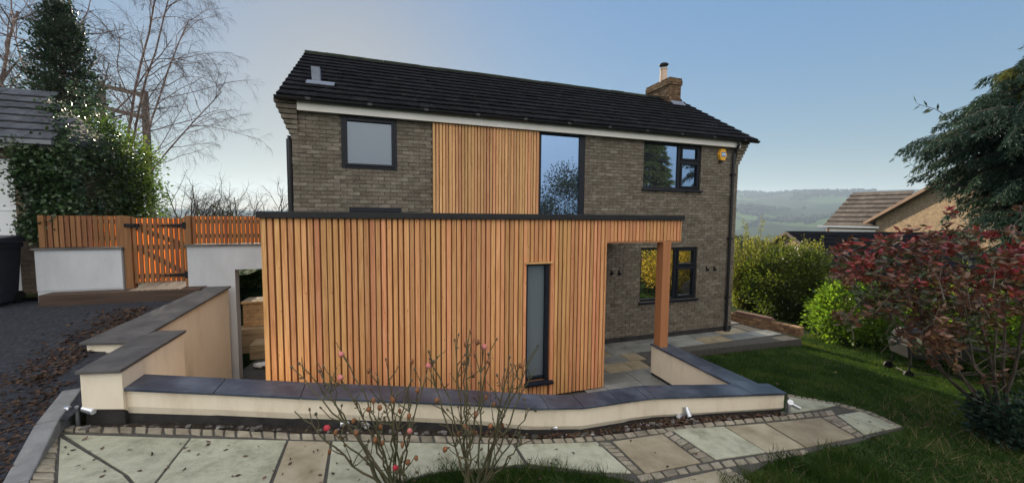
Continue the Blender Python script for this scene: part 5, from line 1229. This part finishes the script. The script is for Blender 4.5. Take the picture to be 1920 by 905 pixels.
m.prism([c2w(xg-.15, d0+hd, ze_), c2w(xg+6.45, d0+hd, ze_), c2w(xg+6.45, d0, zr), c2w(xg-.15, d0, zr)], [c2w(xg-.15, d0+hd, ze_+.05), c2w(xg+6.45, d0+hd, ze_+.05), c2w(xg+6.45, d0, zr+.05), c2w(xg-.15, d0, zr+.05)])
m.build('roof', MT['dark_tile'], g)
m = MB()
for sgn in (-1, 1): m.bar(c2w(xg-.16, d0+sgn*hd, ze_-.02), c2w(xg-.16, d0, zr-.02), .05, .11)
m.build('bargeboard', MT['nb_tile'], g)
m = MB(); m.box((0, 0, 0), (.01, .01, .01)) if False else m.prism([c2w(xg+3.2, d0-hd+.10, -1.5), c2w(xg+5.6, d0-hd+.10, -1.5), c2w(xg+5.6, d0-hd+.149, -1.5), c2w(xg+3.2, d0-hd+.149, -1.5)], [c2w(xg+3.2, d0-hd+.10, .6), c2w(xg+5.6, d0-hd+.10, .6), c2w(xg+5.6, d0-hd+.149, .6), c2w(xg+3.2, d0-hd+.149, .6)]); m.build('door', MT['door_white'], g)
nb = thing('neighbour_house', 'neighbouring golden brick house with a large sunlit gable behind the conifer', 'house', c2w(27, 22, -2))
cx, db_, dn, dap, zap, zeb = 22.5, 23.7, 11.3, 17.5, 6.4, 2.98
m = MB(); m.prism([c2w(cx, dn, -3), c2w(cx, db_, -3), c2w(cx+9, db_, -3), c2w(cx+9, dn, -3)], [c2w(cx, dn, zeb), c2w(cx, db_, zeb), c2w(cx+9, db_, zeb), c2w(cx+9, dn, zeb)])
for x in (cx, cx+9): m.add([c2w(x, dn, zeb), c2w(x, db_, zeb), c2w(x, dap, zap)], [(0, 1, 2)])
m.build('wall', MT['gold_brick'], nb)
m = MB()
for da in (dn-.4, db_+.4):
    zz = zeb-.2; q = [c2w(cx-.35, da, zz), c2w(cx+9, da, zz), c2w(cx+9, dap, zap+.02), c2w(cx-.35, dap, zap+.02)]; m.prism(q, [(a, b, c+.10) for a, b, c in q])
m.build('roof', MT['nb_tile'], nb)
m = MB()
for da in (dn-.4, db_+.4): m.bar(c2w(cx-.37, da, zeb-.17), c2w(cx-.37, dap, zap+.05), .06, .16)
m.build('bargeboard', MT['nb_verge'], nb)
# wing turned towards the sun, its tiled slope facing left
def wp(a, b, z): return c2w(21.1+.5*a+.866*b, 26.0-.866*a+.5*b, z)      # a along the eave, b up the slope
wz, wzr, wl_, wd = 2.55, 4.97, 2.9, 4.5
m = MB(); m.prism([wp(.12, .4, -3), wp(wl_, .4, -3), wp(wl_, 2*wd-.4, -3), wp(.12, 2*wd-.4, -3)], [wp(.12, .4, wz), wp(wl_, .4, wz), wp(wl_, 2*wd-.4, wz), wp(.12, 2*wd-.4, wz)])
m.add([wp(.12, .4, wz), wp(.12, 2*wd-.4, wz), wp(.12, wd, wzr-.1)], [(0, 1, 2)]); m.build('wing_wall', MT['gold_brick'], nb)
m = MB(); nC = 8
for c in range(nC):
    t0, t1 = c/nC, (c+1)/nC; z0, z1 = lerp(wz, wzr, t0), lerp(wz, wzr, t1); b0, b1 = wd*t0, wd*t1+.03; N = 9; off = (c % 2)*.5
    for i in range(N+1):
        u0, u1 = max(0, (i-off)/N)*(wl_+.3), min(1, (i-off+.985)/N)*(wl_+.3)
        if u1-u0 < .02: continue
        m.prism([wp(u0, b0, z0), wp(u1, b0, z0), wp(u1, b1, z1), wp(u0, b1, z1)], [wp(u0, b0, z0+.10), wp(u1, b0, z0+.10), wp(u1, b1, z1+.03), wp(u0, b1, z1+.03)])
m.add([wp(0, 2*wd, wz), wp(wl_, 2*wd, wz), wp(wl_, wd, wzr), wp(0, wd, wzr)], [(0, 1, 2, 3)])
m.build('wing_roof', MT['nb_tile'], nb)
m = MB(); m.bar(wp(-.25, -.08, wz+.02), wp(wl_, -.08, wz+.02), .12, .12); m.build('gutter', MT['white_pvc'], nb)
m = MB(); m.bar(wp(.15, .08, wz-.26), wp(wl_, .08, wz-.26), .05, .24); m.build('fascia', MT['white_pvc'], nb)
m = MB(); m.tube([wp(.3, 0, wz), wp(.3, 0, wz-.45), wp(.55, .33, wz-.95), wp(.55, .33, -3)], .06, 8); m.build('downpipe', MT['nb_verge'], nb)

# ================================================================== FAR COUNTRY
def crowns(name, spots, mat, seg=8):
    m = MB()
    for (x, y, z, r, h) in spots:
        for k in range(3): m.blob((x+random.uniform(-.5, .5)*r, y+random.uniform(-.5, .5)*r, z+h*random.uniform(.4, .62)), (r*random.uniform(.5, .85), r*random.uniform(.5, .85), h*random.uniform(.32, .45)), 0, .28, seg)
    return m.build(name, MT[mat])
spots = []
def bearing(px): return math.atan((px-960)/FPX)
tries = 0
while len(spots) < 3200 and tries < 60000:
    tries += 1; a = RNG.uniform(bearing(1345), bearing(1720)); r = RNG.uniform(170, 2300)
    dens = math.sin(r*.009+a*14)+.8*math.sin(r*.021-a*31+2)+.5*math.sin(a*70)+(.9 if r < 700 else (.1 if r < 1300 else -.35))
    if RNG.random()*1.7 > dens: continue
    th_ = a+YAW; spots.append((r*math.sin(th_), r*math.cos(th_), float(zterr(r, a)), RNG.uniform(4, 8), RNG.uniform(7, 13)))
for k in range(500):
    a = RNG.uniform(bearing(-100), bearing(560)); r = RNG.uniform(300, 2600); th_ = a+YAW; spots.append((r*math.sin(th_), r*math.cos(th_), float(zterr(r, a)), RNG.uniform(4, 8), RNG.uniform(6, 11)))
tag(crowns('woodland', spots, 'wood_far'), 'hazy winter woods and hedgerows on the far hillside', 'woods', kind='stuff')
for k, px in enumerate((1440, 1446, 1452, 1458, 1463, 1471, 1476)):
    a = bearing(px); r = 2440; th_ = a+YAW; x, y, z = r*math.sin(th_), r*math.cos(th_), float(zterr(r, a))
    t = thing('skyline_tree', 'one of a short row of small trees on the hill skyline', 'tree', (x, y, z-1), 'row of trees on the skyline')
    m = MB(); m.tube([(x, y, z-2), (x, y, z+9)], [1.0, .6], 5); m.build('trunk', MT['bark'], t)
    m = MB()
    for j in range(4): m.blob((x+random.uniform(-4, 4), y+random.uniform(-4, 4), z+10+random.uniform(-1.5, 2.5)), (6, 6, 3.8), 0, .3, 8)
    m.build('crown', MT['wood_far'], t)

hz = MB(); hz.box((-3900, -3900, -95), (3900, 3900, 235)); hm = bpy.data.materials.new('haze'); hm.use_nodes = True; hn = hm.node_tree
hn.nodes.remove(hn.nodes['Principled BSDF']); pv = hn.nodes.new('ShaderNodeVolumePrincipled'); pv.inputs['Color'].default_value = (.62, .79, 1, 1); pv.inputs['Density'].default_value = .00026; pv.inputs['Anisotropy'].default_value = .2
hn.links.new(pv.outputs[0], hn.nodes['Material Output'].inputs['Volume'])
tag(hz.build('haze', hm), 'pale blue winter haze lying over the valley', 'haze', kind='stuff')

# ================================================================== BEHIND THE CAMERA (seen in the panes)
cbase = (21.6, -12, .0)
br = [(h, 3.0*(1-.85*h)*RNG.uniform(.7, 1.05)+.3, RNG.uniform(0, 2*math.pi), .35, False) for h in RNG.uniform(.08, .98, 240)]
spray_tree('cypress_tree', 'tall sunlit cypress mirrored in the upper right window', cbase, (21.6, -12, 14), br, 'cypress', twig=.7, bl=.12, density=.7, group='trees mirrored in the windows')
bush('broadleaf_tree', 'dark tree mirrored in the tall upper window', 'tree', (11.8, -7.5, 1), (11.8, -7.5, 4.0), (1.7, 1.7, 2.6), 110, 50, .25, 'evergreen', .16, .5, 'trees mirrored in the windows', shell=.2)
bush('broadleaf_tree', 'low dark bush mirrored at the foot of the tall upper window', 'bush', (9.4, -8, 1), (9.4, -8, 2.9), (1.8, 1.4, 1.9), 90, 50, .25, 'evergreen', .16, .5, 'trees mirrored in the windows', shell=.3)
bush('autumn_bush', 'yellow leaved bush mirrored in the lower right window', 'bush', (12.9, 1.5, -.3), (12.9, 1.5, .65), (1.5, 1.3, 1.05), 150, 50, .2, 'autumn', .11, .6, 'trees mirrored in the windows', shell=.4)
bare_tree('bare_tree', 'leafless tree mirrored in the upper left window', (.9, -8, 1.4), [((0, 0, 1), 6, .14), ((.3, .1, 1), 5.5, .1)], [(10, 45, .45, 0, .06, 7), (8, 45, .5, .03, .12, 5), (5, 45, .55, .1, .16, 4)], group='trees mirrored in the windows')
print('objects', len(bpy.data.objects), 'polys', sum(len(o.data.polygons) for o in bpy.data.objects if o.type == 'MESH'))
